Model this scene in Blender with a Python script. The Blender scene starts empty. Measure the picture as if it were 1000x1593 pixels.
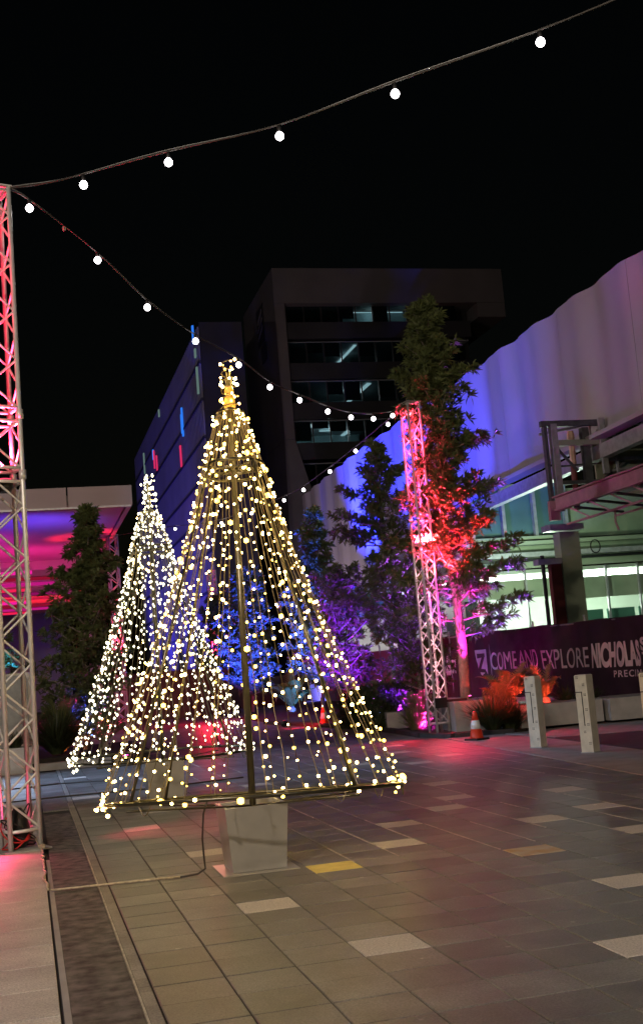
import bpy, math, random
from mathutils import Vector, Matrix
random.seed(7)
R = math.radians
scene = bpy.context.scene
col = scene.collection
rnd = random.uniform

# ------------------------------------------------------------------ camera
cam_d = bpy.data.cameras.new("camera")
cam = bpy.data.objects.new("camera", cam_d)
col.objects.link(cam)
CF = Vector((0.2474732, 0.96045813, 0.12758211))
CX = Vector((0.96774796, -0.23862326, -0.08076396))
CU = Vector((0.04712634, -0.14345424, 0.98853426))
EYE = Vector((0, 0, 1.6264))
m3 = Matrix((CX, CU, -CF)).transposed()
cam.matrix_world = Matrix.Translation(EYE) @ m3.to_4x4()
cam_d.sensor_fit = 'VERTICAL'
cam_d.sensor_height = 24.0
cam_d.lens = 1850.0 / 1593.0 * 24.0
cam_d.clip_end = 2000
scene.camera = cam

# ------------------------------------------------------------------ night sky
world = bpy.data.worlds.new("World")
scene.world = world
world.use_nodes = True
wn = world.node_tree
bg = wn.nodes["Background"]
sky = wn.nodes.new("ShaderNodeTexSky")
sky.sky_type = 'NISHITA'
sky.sun_disc = False
sky.sun_elevation = R(2)
sky.sun_rotation = R(200)
wn.links.new(sky.outputs[0], bg.inputs[0])
bg.inputs[1].default_value = 0.0010

# ------------------------------------------------------------------ lights (night: street lamps, coloured uplights, added fills)
def aim(o, target):
    o.rotation_euler = (Vector(target) - o.location).to_track_quat('-Z', 'Y').to_euler()

def sun(name, energy, color, frm, angle=10):
    l = bpy.data.lights.new(name, 'SUN'); l.energy = energy; l.color = color; l.angle = R(angle)
    o = bpy.data.objects.new(name, l); col.objects.link(o)
    o.location = frm; aim(o, (0, 0, 0)); return o

def point(name, loc, energy, color, radius=0.1):
    l = bpy.data.lights.new(name, 'POINT'); l.energy = energy; l.color = color; l.shadow_soft_size = radius
    o = bpy.data.objects.new(name, l); col.objects.link(o); o.location = loc; return o

def spot(name, loc, target, energy, color, size=60, blend=0.5, radius=0.08):
    l = bpy.data.lights.new(name, 'SPOT'); l.energy = energy; l.color = color
    l.spot_size = R(size); l.spot_blend = blend; l.shadow_soft_size = radius
    o = bpy.data.objects.new(name, l); col.objects.link(o); o.location = loc; aim(o, target); return o

RED = (1.0, 0.015, 0.04); PINK = (1.0, 0.02, 0.28); MAG = (1.0, 0.02, 0.55)
BLUE = (0.03, 0.06, 1.0); VIO = (0.30, 0.06, 1.0); CYAN = (0.05, 0.45, 1.0)
sun("night_fill", 0.05, (0.80, 0.80, 1.0), (-8, -9, 12), 30)  # weak sun added as ambient fill
LAMP = (1.0, 0.82, 0.64)
spot("street_and_fill_light", (-9, -6, 9.0), (6, 20, 2), 8000, LAMP, 150, 0.4, 0.25)
spot("street_and_fill_light", (5, -4, 9.0), (4, 12, 0), 1000, (1.0, 0.84, 0.66), 140, 0.6, 0.25)
spot("street_and_fill_light", (-14, 34, 12.0), (18, 55, 7), 7500, (1.0, 0.80, 0.84), 110, 0.8, 0.4)  # unseen lamp added to brighten the pale wall
# truss uplights and added fill points
spot("truss_uplight", (-0.13, 13.05, 3.95), (-0.13, 13.05, 8), 2600, (1.0,0.015,0.06), 100, 0.8, 0.05)
for k in range(6):  # points added to brighten the tower bars; no tube lamp is there
    point("truss_fill_light", (-0.12, 13.0, 4.3+k*0.5), 1.8+k*0.2, (1.0,0.015,0.06), 0.04)
    point("truss_fill_light", (8.36, 24.05, 4.6+k*0.45), 16+k*7, (1.0,0.03,0.10), 0.04)
    point("truss_fill_light", (8.36, 24.05, 0.9+k*0.5), 3.5, (1.0,0.42,0.46), 0.04)
point("truss_base_light", (-0.16, 13.10, 0.32), 7, (1.0,0.08,0.16), 0.05)
spot("truss_ground_light", (-0.35, 12.7, 0.32), (-0.35, 12.2, 0), 42, (1.0,0.05,0.16), 140, 1.0, 0.05)
spot("truss_ground_light", (-0.1, 13.3, 0.8), (2.4, 13.2, 0), 200, (1.0,0.06,0.12), 60, 0.8, 0.05)
spot("truss_uplight", (8.36, 24.05, 3.95), (8.36, 24.05, 8), 3500, (1.0,0.025,0.10), 100, 0.8, 0.05)
spot("truss_uplight", (8.36, 24.05, 4.05), (9.6, 24.3, 5.4), 6500, RED, 115, 0.6, 0.05)
spot("truss_ground_light", (8.2, 23.7, 0.75), (5.6, 22.0, 0), 420, RED, 58, 0.7, 0.05)
spot("truss_ground_light", (8.5, 23.8, 2.4), (8.6, 21.9, 0), 500, RED, 80, 0.7, 0.05)
# planting uplights
spot("truss_side_light", (8.55, 23.6, 3.1), (9.25, 24.3, 6.0), 2600, RED, 95, 0.9, 0.05)
spot("garden_uplight", (9.0, 23.75, 0.78), (9.10, 24.3, 3.4), 2200, MAG, 44, 0.6, 0.04)
spot("garden_uplight", (8.8, 21.6, 0.9), (9.4, 23.0, 0.7), 200, (1.0,0.03,0.03), 70, 0.9, 0.04)
spot("garden_uplight", (9.85, 22.75, 0.5), (9.75, 23.3, 1.2), 170, (1.0,0.03,0.03), 140, 0.9, 0.04)
spot("garden_uplight", (10.3, 22.72, 0.5), (10.4, 23.2, 1.1), 45, (1.0,0.06,0.03), 140, 0.9, 0.04)
spot("garden_uplight", (8.55, 25.2, 0.15), (8.7, 26.1, 0.6), 700, MAG, 120, 0.6, 0.04)
spot("garden_uplight", (10.6, 25.4, 0.3), (10.0, 24.6, 4.5), 2500, VIO, 80, 0.7, 0.05)
spot("garden_uplight", (9.6, 26.0, 0.2), (9.7, 26.0, 5), 7000, VIO, 85, 0.7, 0.05)
spot("garden_uplight", (8.1, 25.9, 0.5), (9.3, 28.4, 2.7), 3400, (0.20,0.01,1.0), 75, 0.7, 0.05)
spot("garden_uplight", (8.0, 31.4, 0.9), (8.9, 33.6, 2.9), 3200, (0.16,0.01,1.0), 85, 0.7, 0.05)
spot("garden_uplight", (8.8, 29.6, 0.4), (9.5, 30.6, 4), 6000, VIO, 80, 0.7, 0.05)
spot("garden_uplight", (8.2, 37.0, 0.3), (9.8, 39.5, 4), 12000, BLUE, 80, 0.7, 0.05)
spot("garden_uplight", (6.8, 42.0, 0.3), (8.2, 44.5, 3.5), 18000, (0.02, 0.04, 1.0), 80, 0.7, 0.05)
spot("garden_uplight", (8.0, 34.5, 0.2), (8.0, 35.8, 1.2), 450, (0.03,0.2,1.0), 110, 0.7, 0.05)
spot("garden_uplight", (8.8, 29.0, 0.9), (9.3, 29.6, 1.0), 200, CYAN, 120, 0.7, 0.05)
spot("garden_uplight", (6.6, 31.5, 0.3), (7.8, 32.5, 0.5), 300, RED, 120, 0.7, 0.05)
spot("wall_flood_and_fill", (11.6, 49.0, 3.2), (18, 53.0, 11.3), 60000, (0.02,0.03,1.0), 40, 0.7, 0.1)
spot("wall_flood_and_fill", (11.4, 57.5, 3.2), (18, 60.5, 11.0), 110000, (0.02,0.03,1.0), 44, 0.8, 0.1)
spot("wall_flood_and_fill", (12.6, 57.0, 0.4), (18, 57, 5), 1500, (0.95,0.72,0.95), 150, 0.9, 0.3)  # mauve fill added to lift the dark left part of the wall
spot("wall_flood_and_fill", (12.6, 66.0, 0.4), (18, 67, 6), 1500, (0.95,0.72,0.95), 150, 0.9, 0.3)  # second mauve fill added for the far end of the wall
spot("wall_flood_and_fill", (12.6, 42.5, 2.6), (18, 45.3, 11.0), 12000, (0.02,0.03,1.0), 38, 0.8, 0.1)
spot("wall_flood_and_fill", (13.6, 39.0, 2.4), (18, 41.0, 11.0), 700, (0.12,0.12,1.0), 60, 0.9, 0.1)
spot("wall_flood_and_fill", (11.6, 52.0, 0.4), (18, 58, 2), 3500, (0.16, 0.16, 1.0), 90, 0.9, 0.1)
# left side
spot("garden_uplight", (1.9, 25.0, 0.2), (1.7, 26.2, 2.0), 700, PINK, 90, 0.7, 0.05)
spot("garden_uplight", (1.3, 26.0, 0.4), (1.5, 27.0, 4), 500, BLUE, 70, 0.7, 0.05)
spot("garden_uplight", (0.9, 25.4, 0.2), (0.8, 26.4, 1.0), 120, (1.0, 0.15, 0.05), 110, 0.7, 0.05)
spot("garden_uplight", (-1.0, 28.6, 0.5), (-0.6, 29.6, 2.4), 700, CYAN, 80, 0.7, 0.05)
spot("canopy_floodlight", (0.8, 38.6, 4.4), (0.2, 39.6, 6.9), 420, (0.12,0.04,1.0), 120, 0.9, 0.1)
spot("canopy_floodlight", (-3.5, 43.0, 3.2), (-3.5, 44.0, 6.9), 1100, MAG, 120, 0.9, 0.1)
spot("canopy_floodlight", (0.5, 47.5, 3.0), (0.5, 49.0, 6.9), 700, PINK, 120, 0.9, 0.1)
spot("canopy_floodlight", (-3.5, 57.0, 3.0), (-3.5, 58.0, 6.9), 1800, PINK, 130, 0.9, 0.1)
spot("canopy_floodlight", (-1.0, 68.0, 3.0), (-1.0, 69.0, 6.9), 2400, RED, 130, 0.8, 0.1)
spot("plaza_lamp_light", (-5.0, 22.5, 6.0), (2.2, 21.0, 0), 4500, (0.42, 0.62, 1.0), 52, 0.8, 0.15)
for fy in (78, 88, 99, 111):
    spot("facade_floodlight", (6.5, fy, 0.8), (12, fy+1, 7.0), 10000, (0.10, 0.07, 1.0), 95, 0.95, 0.2)
spot("street_and_fill_light", (-4.5, 5.0, 6.5), (-0.2, 8.8, 0), 420, (1.0, 0.86, 0.74), 80, 0.9, 0.2)  # unseen lamp added to lighten the left footpath
point("shop_lamp_light", (20, 49, 3.6), 2400, (0.85, 1.0, 0.88), 0.3)
point("shop_lamp_light", (26, 50, 3.6), 2600, (0.75, 1.0, 0.80), 0.3)
point("site_work_light", (19.5, 42.0, 4.6), 550, (0.75, 1.0, 0.72), 0.2)
point("site_work_light", (23.5, 38.0, 6.9), 160, (0.70, 1.0, 0.80), 0.2)
point("far_red_light", (6.0, 41.0, 1.3), 260, RED, 0.1)

scene.view_settings.view_transform = 'Standard'
scene.view_settings.look = 'None'
scene.view_settings.exposure = 0.0
scene.view_settings.gamma = 1.0
scene.view_settings.use_curve_mapping = False
scene.render.engine = 'CYCLES'
scene.cycles.use_denoising = True
scene.cycles.max_bounces = 6
scene.cycles.transparent_max_bounces = 12
scene.cycles.sample_clamp_indirect = 4.0
scene.cycles.caustics_reflective = False
scene.cycles.caustics_refractive = False

# ------------------------------------------------------------------ materials
def mat(name, color, rough=0.6, metal=0.0, var=0.0, scale=5.0, bump=0.0, bscale=None, emit=None, estr=0.0, trans=0.0, color2=None, spec=None, detail=6):
    m = bpy.data.materials.new(name); m.use_nodes = True
    nt = m.node_tree; b = nt.nodes["Principled BSDF"]
    b.inputs["Base Color"].default_value = (*color, 1)
    b.inputs["Roughness"].default_value = rough
    b.inputs["Metallic"].default_value = metal
    if spec is not None: b.inputs["Specular IOR Level"].default_value = spec
    if emit:
        b.inputs["Emission Color"].default_value = (*emit, 1)
        b.inputs["Emission Strength"].default_value = estr
    if var or bump or color2:
        tc = nt.nodes.new("ShaderNodeTexCoord")
    if var or color2:
        n = nt.nodes.new("ShaderNodeTexNoise"); n.inputs["Scale"].default_value = scale; n.inputs["Detail"].default_value = detail
        nt.links.new(tc.outputs["Object"], n.inputs["Vector"])
        rp = nt.nodes.new("ShaderNodeValToRGB")
        rp.color_ramp.elements[0].position = 0.32; rp.color_ramp.elements[1].position = 0.68
        c2 = color2 or tuple(min(1, c * (1 + var)) for c in color)
        c1 = color if color2 else tuple(c * (1 - var) for c in color)
        rp.color_ramp.elements[0].color = (*c1, 1); rp.color_ramp.elements[1].color = (*c2, 1)
        nt.links.new(n.outputs["Fac"], rp.inputs[0]); nt.links.new(rp.outputs[0], b.inputs["Base Color"])
    if bump:
        n2 = nt.nodes.new("ShaderNodeTexNoise"); n2.inputs["Scale"].default_value = bscale or scale * 4; n2.inputs["Detail"].default_value = 5
        nt.links.new(tc.outputs["Object"], n2.inputs["Vector"])
        bp = nt.nodes.new("ShaderNodeBump"); bp.inputs["Strength"].default_value = bump; bp.inputs["Distance"].default_value = 0.02
        nt.links.new(n2.outputs["Fac"], bp.inputs["Height"]); nt.links.new(bp.outputs[0], b.inputs["Normal"])
    if trans:
        tr = nt.nodes.new("ShaderNodeBsdfTranslucent"); mx = nt.nodes.new("ShaderNodeMixShader")
        mx.inputs[0].default_value = trans
        out = nt.nodes["Material Output"]
        src = b.inputs["Base Color"].links[0].from_socket if b.inputs["Base Color"].links else None
        if src: nt.links.new(src, tr.inputs[0])
        else: tr.inputs[0].default_value = (*color, 1)
        nt.links.new(b.outputs[0], mx.inputs[1]); nt.links.new(tr.outputs[0], mx.inputs[2]); nt.links.new(mx.outputs[0], out.inputs[0])
    return m

def emat(name, color, strength):
    m = bpy.data.materials.new(name); m.use_nodes = True
    nt = m.node_tree; nt.nodes.remove(nt.nodes["Principled BSDF"])
    e = nt.nodes.new("ShaderNodeEmission"); e.inputs[0].default_value = (*color, 1); e.inputs[1].default_value = strength
    nt.links.new(e.outputs[0], nt.nodes["Material Output"].inputs[0])
    return m

def paver_mat(name, base, spread, rough, tx=0.3954, ty=0.4, ox=0.58, oy=0.286, stain=0.35):
    m = bpy.data.materials.new(name); m.use_nodes = True
    nt = m.node_tree; N = nt.nodes.new; L = nt.links.new; b = nt.nodes["Principled BSDF"]
    geo = N("ShaderNodeNewGeometry")
    sub = N("ShaderNodeVectorMath"); sub.operation = 'SUBTRACT'; sub.inputs[1].default_value = (ox, oy, 0); L(geo.outputs["Position"], sub.inputs[0])
    div = N("ShaderNodeVectorMath"); div.operation = 'DIVIDE'; div.inputs[1].default_value = (tx, ty, 1); L(sub.outputs[0], div.inputs[0])
    fl = N("ShaderNodeVectorMath"); fl.operation = 'FLOOR'; L(div.outputs[0], fl.inputs[0])
    mul = N("ShaderNodeVectorMath"); mul.operation = 'MULTIPLY'; mul.inputs[1].default_value = (1, 1, 0); L(fl.outputs[0], mul.inputs[0])
    wnz = N("ShaderNodeTexWhiteNoise"); wnz.noise_dimensions = '2D'; L(mul.outputs[0], wnz.inputs["Vector"])
    mr = N("ShaderNodeMapRange"); mr.inputs[3].default_value = 1 - spread; mr.inputs[4].default_value = 1 + spread; L(wnz.outputs["Value"], mr.inputs[0])
    sp = N("ShaderNodeTexNoise"); sp.inputs["Scale"].default_value = 75; sp.inputs["Detail"].default_value = 6; sp.inputs["Roughness"].default_value = 0.75; L(geo.outputs["Position"], sp.inputs["Vector"])
    mr2 = N("ShaderNodeMapRange"); mr2.inputs[1].default_value = 0.3; mr2.inputs[2].default_value = 0.7; mr2.inputs[3].default_value = 0.45; mr2.inputs[4].default_value = 1.6; L(sp.outputs["Fac"], mr2.inputs[0])
    st = N("ShaderNodeTexNoise"); st.inputs["Scale"].default_value = 2.2; st.inputs["Detail"].default_value = 9; st.inputs["Roughness"].default_value = 0.7; L(geo.outputs["Position"], st.inputs["Vector"])
    mr3 = N("ShaderNodeMapRange"); mr3.inputs[1].default_value = 0.3; mr3.inputs[2].default_value = 0.7; mr3.inputs[3].default_value = 1 - stain; mr3.inputs[4].default_value = 1 + stain * 0.6; L(st.outputs["Fac"], mr3.inputs[0])
    m1 = N("ShaderNodeMath"); m1.operation = 'MULTIPLY'; L(mr.outputs[0], m1.inputs[0]); L(mr2.outputs[0], m1.inputs[1])
    m2 = N("ShaderNodeMath"); m2.operation = 'MULTIPLY'; L(m1.outputs[0], m2.inputs[0]); L(mr3.outputs[0], m2.inputs[1])
    vo = N("ShaderNodeTexVoronoi"); vo.inputs["Scale"].default_value = 2.6; L(geo.outputs["Position"], vo.inputs["Vector"])
    lt = N("ShaderNodeMapRange"); lt.inputs[1].default_value = 0.035; lt.inputs[2].default_value = 0.055; lt.inputs[3].default_value = 1.9; lt.inputs[4].default_value = 1.0; L(vo.outputs["Distance"], lt.inputs[0])
    m4 = N("ShaderNodeMath"); m4.operation = 'MULTIPLY'; L(m2.outputs[0], m4.inputs[0]); L(lt.outputs[0], m4.inputs[1]); m2 = m4
    cm = N("ShaderNodeVectorMath"); cm.operation = 'SCALE'; cm.inputs[0].default_value = base; L(m2.outputs[0], cm.inputs["Scale"])
    L(cm.outputs[0], b.inputs["Base Color"])
    mr4 = N("ShaderNodeMapRange"); mr4.inputs[3].default_value = rough - 0.12; mr4.inputs[4].default_value = rough + 0.12; L(st.outputs["Fac"], mr4.inputs[0]); L(mr4.outputs[0], b.inputs["Roughness"])
    bp = N("ShaderNodeBump"); bp.inputs["Strength"].default_value = 0.35; bp.inputs["Distance"].default_value = 0.004; L(sp.outputs["Fac"], bp.inputs["Height"]); L(bp.outputs[0], b.inputs["Normal"])
    return m

M = dict(
    ground=mat("joint_sand", (0.03, 0.028, 0.026), 0.95, var=0.3, scale=8),
    paver=paver_mat("dark_granite_paver", (0.155, 0.150, 0.138), 0.24, 0.46, stain=0.5),
    light_paver=paver_mat("pale_granite_paver", (0.48, 0.44, 0.40), 0.06, 0.6, stain=0.12),
    rust_paver=mat("rust_stained_paver", (0.45, 0.42, 0.37), 0.6, color2=(0.42, 0.24, 0.09), scale=5, bump=0.2, bscale=120),
    joint_white=mat("pale_joint_grout", (0.42, 0.38, 0.33), 0.8, var=0.3, scale=14),
    side_paver=paver_mat("grey_footpath_paver", (0.46, 0.43, 0.39), 0.08, 0.6, tx=0.62, ty=0.58, ox=-0.52, oy=0.0, stain=0.3),
    border=paver_mat("border_paver", (0.22, 0.20, 0.175), 0.15, 0.6, tx=0.1, ty=0.3, ox=0, oy=0),
    aggregate=mat("exposed_aggregate", (0.018, 0.017, 0.016), 0.62, color2=(0.17, 0.16, 0.15), scale=9, bump=0.9, bscale=130, detail=12),
    edge=mat("pale_edge_strip", (0.40, 0.36, 0.30), 0.6, var=0.3, scale=9),
    kerb_conc=mat("footpath_concrete", (0.30, 0.27, 0.26), 0.8, var=0.15, scale=3, bump=0.3, bscale=60),
    concrete=mat("planter_concrete", (0.42, 0.40, 0.37), 0.8, var=0.14, scale=4, bump=0.25, bscale=40),
    asphalt=mat("dark_asphalt", (0.035, 0.034, 0.036), 0.8, var=0.3, scale=5, bump=0.4, bscale=50),
    alu=mat("truss_aluminium", (0.74, 0.74, 0.74), 0.4, 0.35, var=0.08, scale=10),
    steel=mat("galvanised_steel", (0.36, 0.37, 0.37), 0.5, 0.3, var=0.2, scale=5),
    dsteel=mat("dark_painted_steel", (0.09, 0.10, 0.10), 0.55, 0.2, var=0.3, scale=5),
    fmetal=mat("tree_frame_metal", (0.13, 0.12, 0.09), 0.3, 0.85, var=0.1, scale=20),
    fwire=mat("light_wire_sleeve", (0.20, 0.155, 0.08), 0.45, 0.2),
    fwire2=mat("light_wire_sleeve_pale", (0.17, 0.16, 0.12), 0.45, 0.2),
    pot=mat("white_gloss_pot", (0.52, 0.50, 0.46), 0.28, 0.6, var=0.06, scale=7, bump=0.05, bscale=9),
    black=mat("black_rubber", (0.012, 0.012, 0.013), 0.5),
    cable=mat("pale_cable", (0.45, 0.38, 0.28), 0.5, var=0.3, scale=30),
    dcable=mat("dark_cable", (0.05, 0.045, 0.04), 0.5),
    leaf=mat("tree_leaf", (0.11, 0.14, 0.05), 0.42, color2=(0.20, 0.24, 0.09), scale=2.2, trans=0.25),
    hleaf=mat("hedge_leaf", (0.035, 0.05, 0.018), 0.5, color2=(0.08, 0.10, 0.04), scale=3, trans=0.2),
    fleaf=mat("cycad_leaf", (0.15, 0.18, 0.06), 0.45, color2=(0.24, 0.26, 0.10), scale=3, trans=0.3),
    bark=mat("tree_bark", (0.24, 0.20, 0.17), 0.8, color2=(0.40, 0.34, 0.29), scale=9, bump=0.7, bscale=30),
    wall=mat("white_wall_sheet", (0.40, 0.37, 0.37), 0.6, var=0.05, scale=0.5, bump=0.1, bscale=0.8),
    seam=mat("wall_seam", (0.05, 0.05, 0.06), 0.8),
    canopy=mat("canopy_fascia", (0.50, 0.42, 0.38), 0.7, var=0.06, scale=0.7),
    soffit=mat("canopy_soffit", (0.60, 0.56, 0.56), 0.7, var=0.08, scale=0.4),
    bconc=mat("tower_concrete", (0.10, 0.09, 0.08), 0.85, var=0.16, scale=0.35, bump=0.2, bscale=2),
    bdark=mat("tower_dark_cladding", (0.022, 0.021, 0.020), 0.6, var=0.3, scale=0.5),
    facade=mat("facade_panel", (0.24, 0.23, 0.26), 0.45, var=0.1, scale=0.4),
    fdark=mat("facade_joint", (0.03, 0.03, 0.04), 0.7),
    banner=mat("hoarding_fabric", (0.032, 0.017, 0.026), 0.6, var=0.25, scale=2.5, bump=0.25, bscale=5),
    text=mat("hoarding_lettering", (0.55, 0.48, 0.52), 0.6, var=0.15, scale=4),
    text2=mat("hoarding_bold_lettering", (0.78, 0.60, 0.68), 0.6, var=0.18, scale=3),
    cone=mat("cone_orange", (0.75, 0.06, 0.02), 0.45, var=0.1, scale=8),
    conew=mat("cone_white_band", (0.80, 0.78, 0.75), 0.4),
    boll=mat("bollard_cream", (0.62, 0.58, 0.47), 0.5, var=0.12, scale=7, bump=0.12, bscale=60),
    soil=mat("planter_soil", (0.03, 0.022, 0.016), 0.95, var=0.4, scale=10, bump=0.6, bscale=30),
    teal=mat("teal_panel", (0.07, 0.16, 0.17), 0.4, var=0.15, scale=1.0),
    green=mat("green_grey_cladding", (0.30, 0.36, 0.25), 0.7, var=0.14, scale=0.8),
    room=mat("room_paint", (0.55, 0.62, 0.52), 0.7, var=0.05, scale=1),
    copper=mat("copper_duct", (0.55, 0.36, 0.27), 0.5, 0.3, var=0.2, scale=4),
    maroon=mat("maroon_post", (0.16, 0.03, 0.03), 0.6, var=0.2, scale=3),
    wood=mat("brown_timber", (0.10, 0.045, 0.025), 0.7, var=0.3, scale=3),
    awn=mat("awning_steel", (0.40, 0.24, 0.28), 0.5, 0.1, var=0.15, scale=4),
)
def glass(name, tint, mixv):
    m = bpy.data.materials.new(name); m.use_nodes = True
    nt = m.node_tree; nt.nodes.remove(nt.nodes["Principled BSDF"])
    t = nt.nodes.new("ShaderNodeBsdfTransparent"); t.inputs[0].default_value = (*tint, 1)
    g = nt.nodes.new("ShaderNodeBsdfGlossy"); g.inputs["Roughness"].default_value = 0.05; g.inputs[0].default_value = (0.7, 0.8, 0.8, 1)
    x = nt.nodes.new("ShaderNodeMixShader"); x.inputs[0].default_value = mixv
    nt.links.new(t.outputs[0], x.inputs[1]); nt.links.new(g.outputs[0], x.inputs[2]); nt.links.new(x.outputs[0], nt.nodes["Material Output"].inputs[0])
    return m
M["glass"] = glass("office_glass", (0.55, 0.68, 0.70), 0.08)
M["glow_painted_paver"] = mat("yellow_light_painted_paver", (0.62, 0.50, 0.14), 0.55, var=0.12, scale=9, bump=0.2, bscale=120)  # yellow light falling on this paver is painted into its colour
M["bulb"] = emat("festoon_bulb_glow", (1.0, 0.93, 0.95), 14)
M["warm"] = emat("warm_led_glow", (1.0, 0.66, 0.20), 34)
M["gold"] = emat("golden_led_glow", (1.0, 0.60, 0.10), 9)
M["cool"] = emat("cool_led_glow", (1.0, 0.90, 0.58), 8)
M["tubelight"] = emat("office_tube_light", (0.80, 0.95, 1.0), 0.9)
M["shoplight"] = emat("interior_light_panel", (0.86, 1.0, 0.90), 7.0)
M["redlens"] = emat("red_lamp_lens", (1.0, 0.05, 0.12), 2.5)
M["bluelens"] = emat("blue_lamp_lens", (0.15, 0.3, 1.0), 8)
M["maglens"] = emat("magenta_lamp_lens", (1.0, 0.1, 0.5), 9)
M["slitb"] = emat("blue_painted_reflection", (0.03, 0.22, 1.0), 0.9)  # emission paints coloured reflections on the facade glass
M["slitr"] = emat("red_painted_reflection", (0.75, 0.03, 0.14), 0.9)
M["slitw"] = emat("pale_painted_reflection", (0.35, 0.55, 0.50), 0.3)
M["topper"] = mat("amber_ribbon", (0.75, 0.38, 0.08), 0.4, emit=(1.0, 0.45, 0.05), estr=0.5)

# ------------------------------------------------------------------ mesh helpers
class MB:
    def __init__(s): s.v = []; s.f = []
    def box(s, c, d, rz=0.0, mtx=None, taper=None):
        n = len(s.v); hx, hy, hz = d[0] / 2, d[1] / 2, d[2] / 2
        cr, sr = math.cos(rz), math.sin(rz)
        for k, (x, y, z) in enumerate(((-1,-1,-1),(1,-1,-1),(1,1,-1),(-1,1,-1),(-1,-1,1),(1,-1,1),(1,1,1),(-1,1,1))):
            t = taper if (taper and z > 0) else 1.0
            px, py, pz = x * hx * t, y * hy * t, z * hz
            if mtx is not None:
                p = mtx @ Vector((px, py, pz)); s.v.append((c[0] + p.x, c[1] + p.y, c[2] + p.z))
            else:
                s.v.append((c[0] + px * cr - py * sr, c[1] + px * sr + py * cr, c[2] + pz))
        for q in ((0,3,2,1),(4,5,6,7),(0,1,5,4),(1,2,6,5),(2,3,7,6),(3,0,4,7)): s.f.append(tuple(n + i for i in q))
        return s
    def bx(s, x0, x1, y0, y1, z0, z1):
        return s.box(((x0+x1)/2, (y0+y1)/2, (z0+z1)/2), (abs(x1-x0), abs(y1-y0), abs(z1-z0)))
    def chbox(s, x0, x1, y0, y1, z0, z1, c):     # box with chamfered top edge
        n = len(s.v)
        for (a, zz) in ((0, z0), (0, z1 - c), (c, z1)):
            s.v += [(x0+a, y0+a, zz), (x1-a, y0+a, zz), (x1-a, y1-a, zz), (x0+a, y1-a, zz)]
        for l in (0, 4):
            for i in range(4):
                j = (i+1) % 4; s.f.append((n+l+i, n+l+j, n+l+4+j, n+l+4+i))
        s.f.append((n+8, n+9, n+10, n+11)); return s
    def beam(s, a, b, w, h=None):                 # square bar from a to b
        a = Vector(a); b = Vector(b); d = b - a; L = d.length
        q = d.to_track_quat('X', 'Z').to_matrix()
        return s.box((a + b) / 2, (L, w, h or w), mtx=q)
    def tube(s, pts, r, n=8, cap=True, closed=False):
        pts = [Vector(p) for p in pts]; rs = r if isinstance(r, (list, tuple)) else [r] * len(pts)
        base = len(s.v); K = len(pts)
        prev = None
        for i, p in enumerate(pts):
            if closed: t = pts[(i+1) % K] - pts[i-1]
            else: t = (pts[min(i+1, K-1)] - pts[max(i-1, 0)])
            t.normalize()
            up = Vector((0, 0, 1)) if abs(t.z) < 0.95 else Vector((1, 0, 0))
            if prev is not None:
                u = prev - t * prev.dot(t)
                if u.length > 1e-4: u.normalize()
                else: u = t.cross(up).normalized()
            else: u = t.cross(up).normalized()
            prev = u; w = t.cross(u)
            for k in range(n):
                a = 2 * math.pi * k / n
                s.v.append(tuple(p + (u * math.cos(a) + w * math.sin(a)) * rs[i]))
        for i in range(K if closed else K - 1):
            j = (i + 1) % K
            for k in range(n):
                l = (k + 1) % n
                s.f.append((base+i*n+k, base+i*n+l, base+j*n+l, base+j*n+k))
        if cap and not closed:
            s.f.append(tuple(base + k for k in reversed(range(n)))); s.f.append(tuple(base + (K-1)*n + k for k in range(n)))
        return s
    def ico(s, c, r, lv=0):
        n = len(s.v); t = 1.618034; q = r / math.sqrt(1 + t*t)
        for x, y, z in ((-1,t,0),(1,t,0),(-1,-t,0),(1,-t,0),(0,-1,t),(0,1,t),(0,-1,-t),(0,1,-t),(t,0,-1),(t,0,1),(-t,0,-1),(-t,0,1)):
            s.v.append((c[0]+x*q, c[1]+y*q, c[2]+z*q))
        for f in ((0,11,5),(0,5,1),(0,1,7),(0,7,10),(0,10,11),(1,5,9),(5,11,4),(11,10,2),(10,7,6),(7,1,8),(3,9,4),(3,4,2),(3,2,6),(3,6,8),(3,8,9),(4,9,5),(2,4,11),(6,2,10),(8,6,7),(9,8,1)):
            s.f.append(tuple(n + i for i in f))
        return s
    def octa(s, c, r):
        n = len(s.v)
        for x, y, z in ((1,0,0),(0,1,0),(-1,0,0),(0,-1,0),(0,0,1.25),(0,0,-1.25)): s.v.append((c[0]+x*r, c[1]+y*r, c[2]+z*r))
        for a, b_ in ((0,1),(1,2),(2,3),(3,0)): s.f.append((n+a, n+b_, n+4)); s.f.append((n+b_, n+a, n+5))
        return s
    def lathe(s, c, prof, n=16, cap=True):
        base = len(s.v)
        for r, z in prof:
            for k in range(n):
                a = 2*math.pi*k/n; s.v.append((c[0]+r*math.cos(a), c[1]+r*math.sin(a), c[2]+z))
        for i in range(len(prof)-1):
            for k in range(n):
                l = (k+1) % n; s.f.append((base+i*n+k, base+i*n+l, base+(i+1)*n+l, base+(i+1)*n+k))
        if cap:
            s.f.append(tuple(base+k for k in reversed(range(n)))); s.f.append(tuple(base+(len(prof)-1)*n+k for k in range(n)))
        return s
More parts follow.
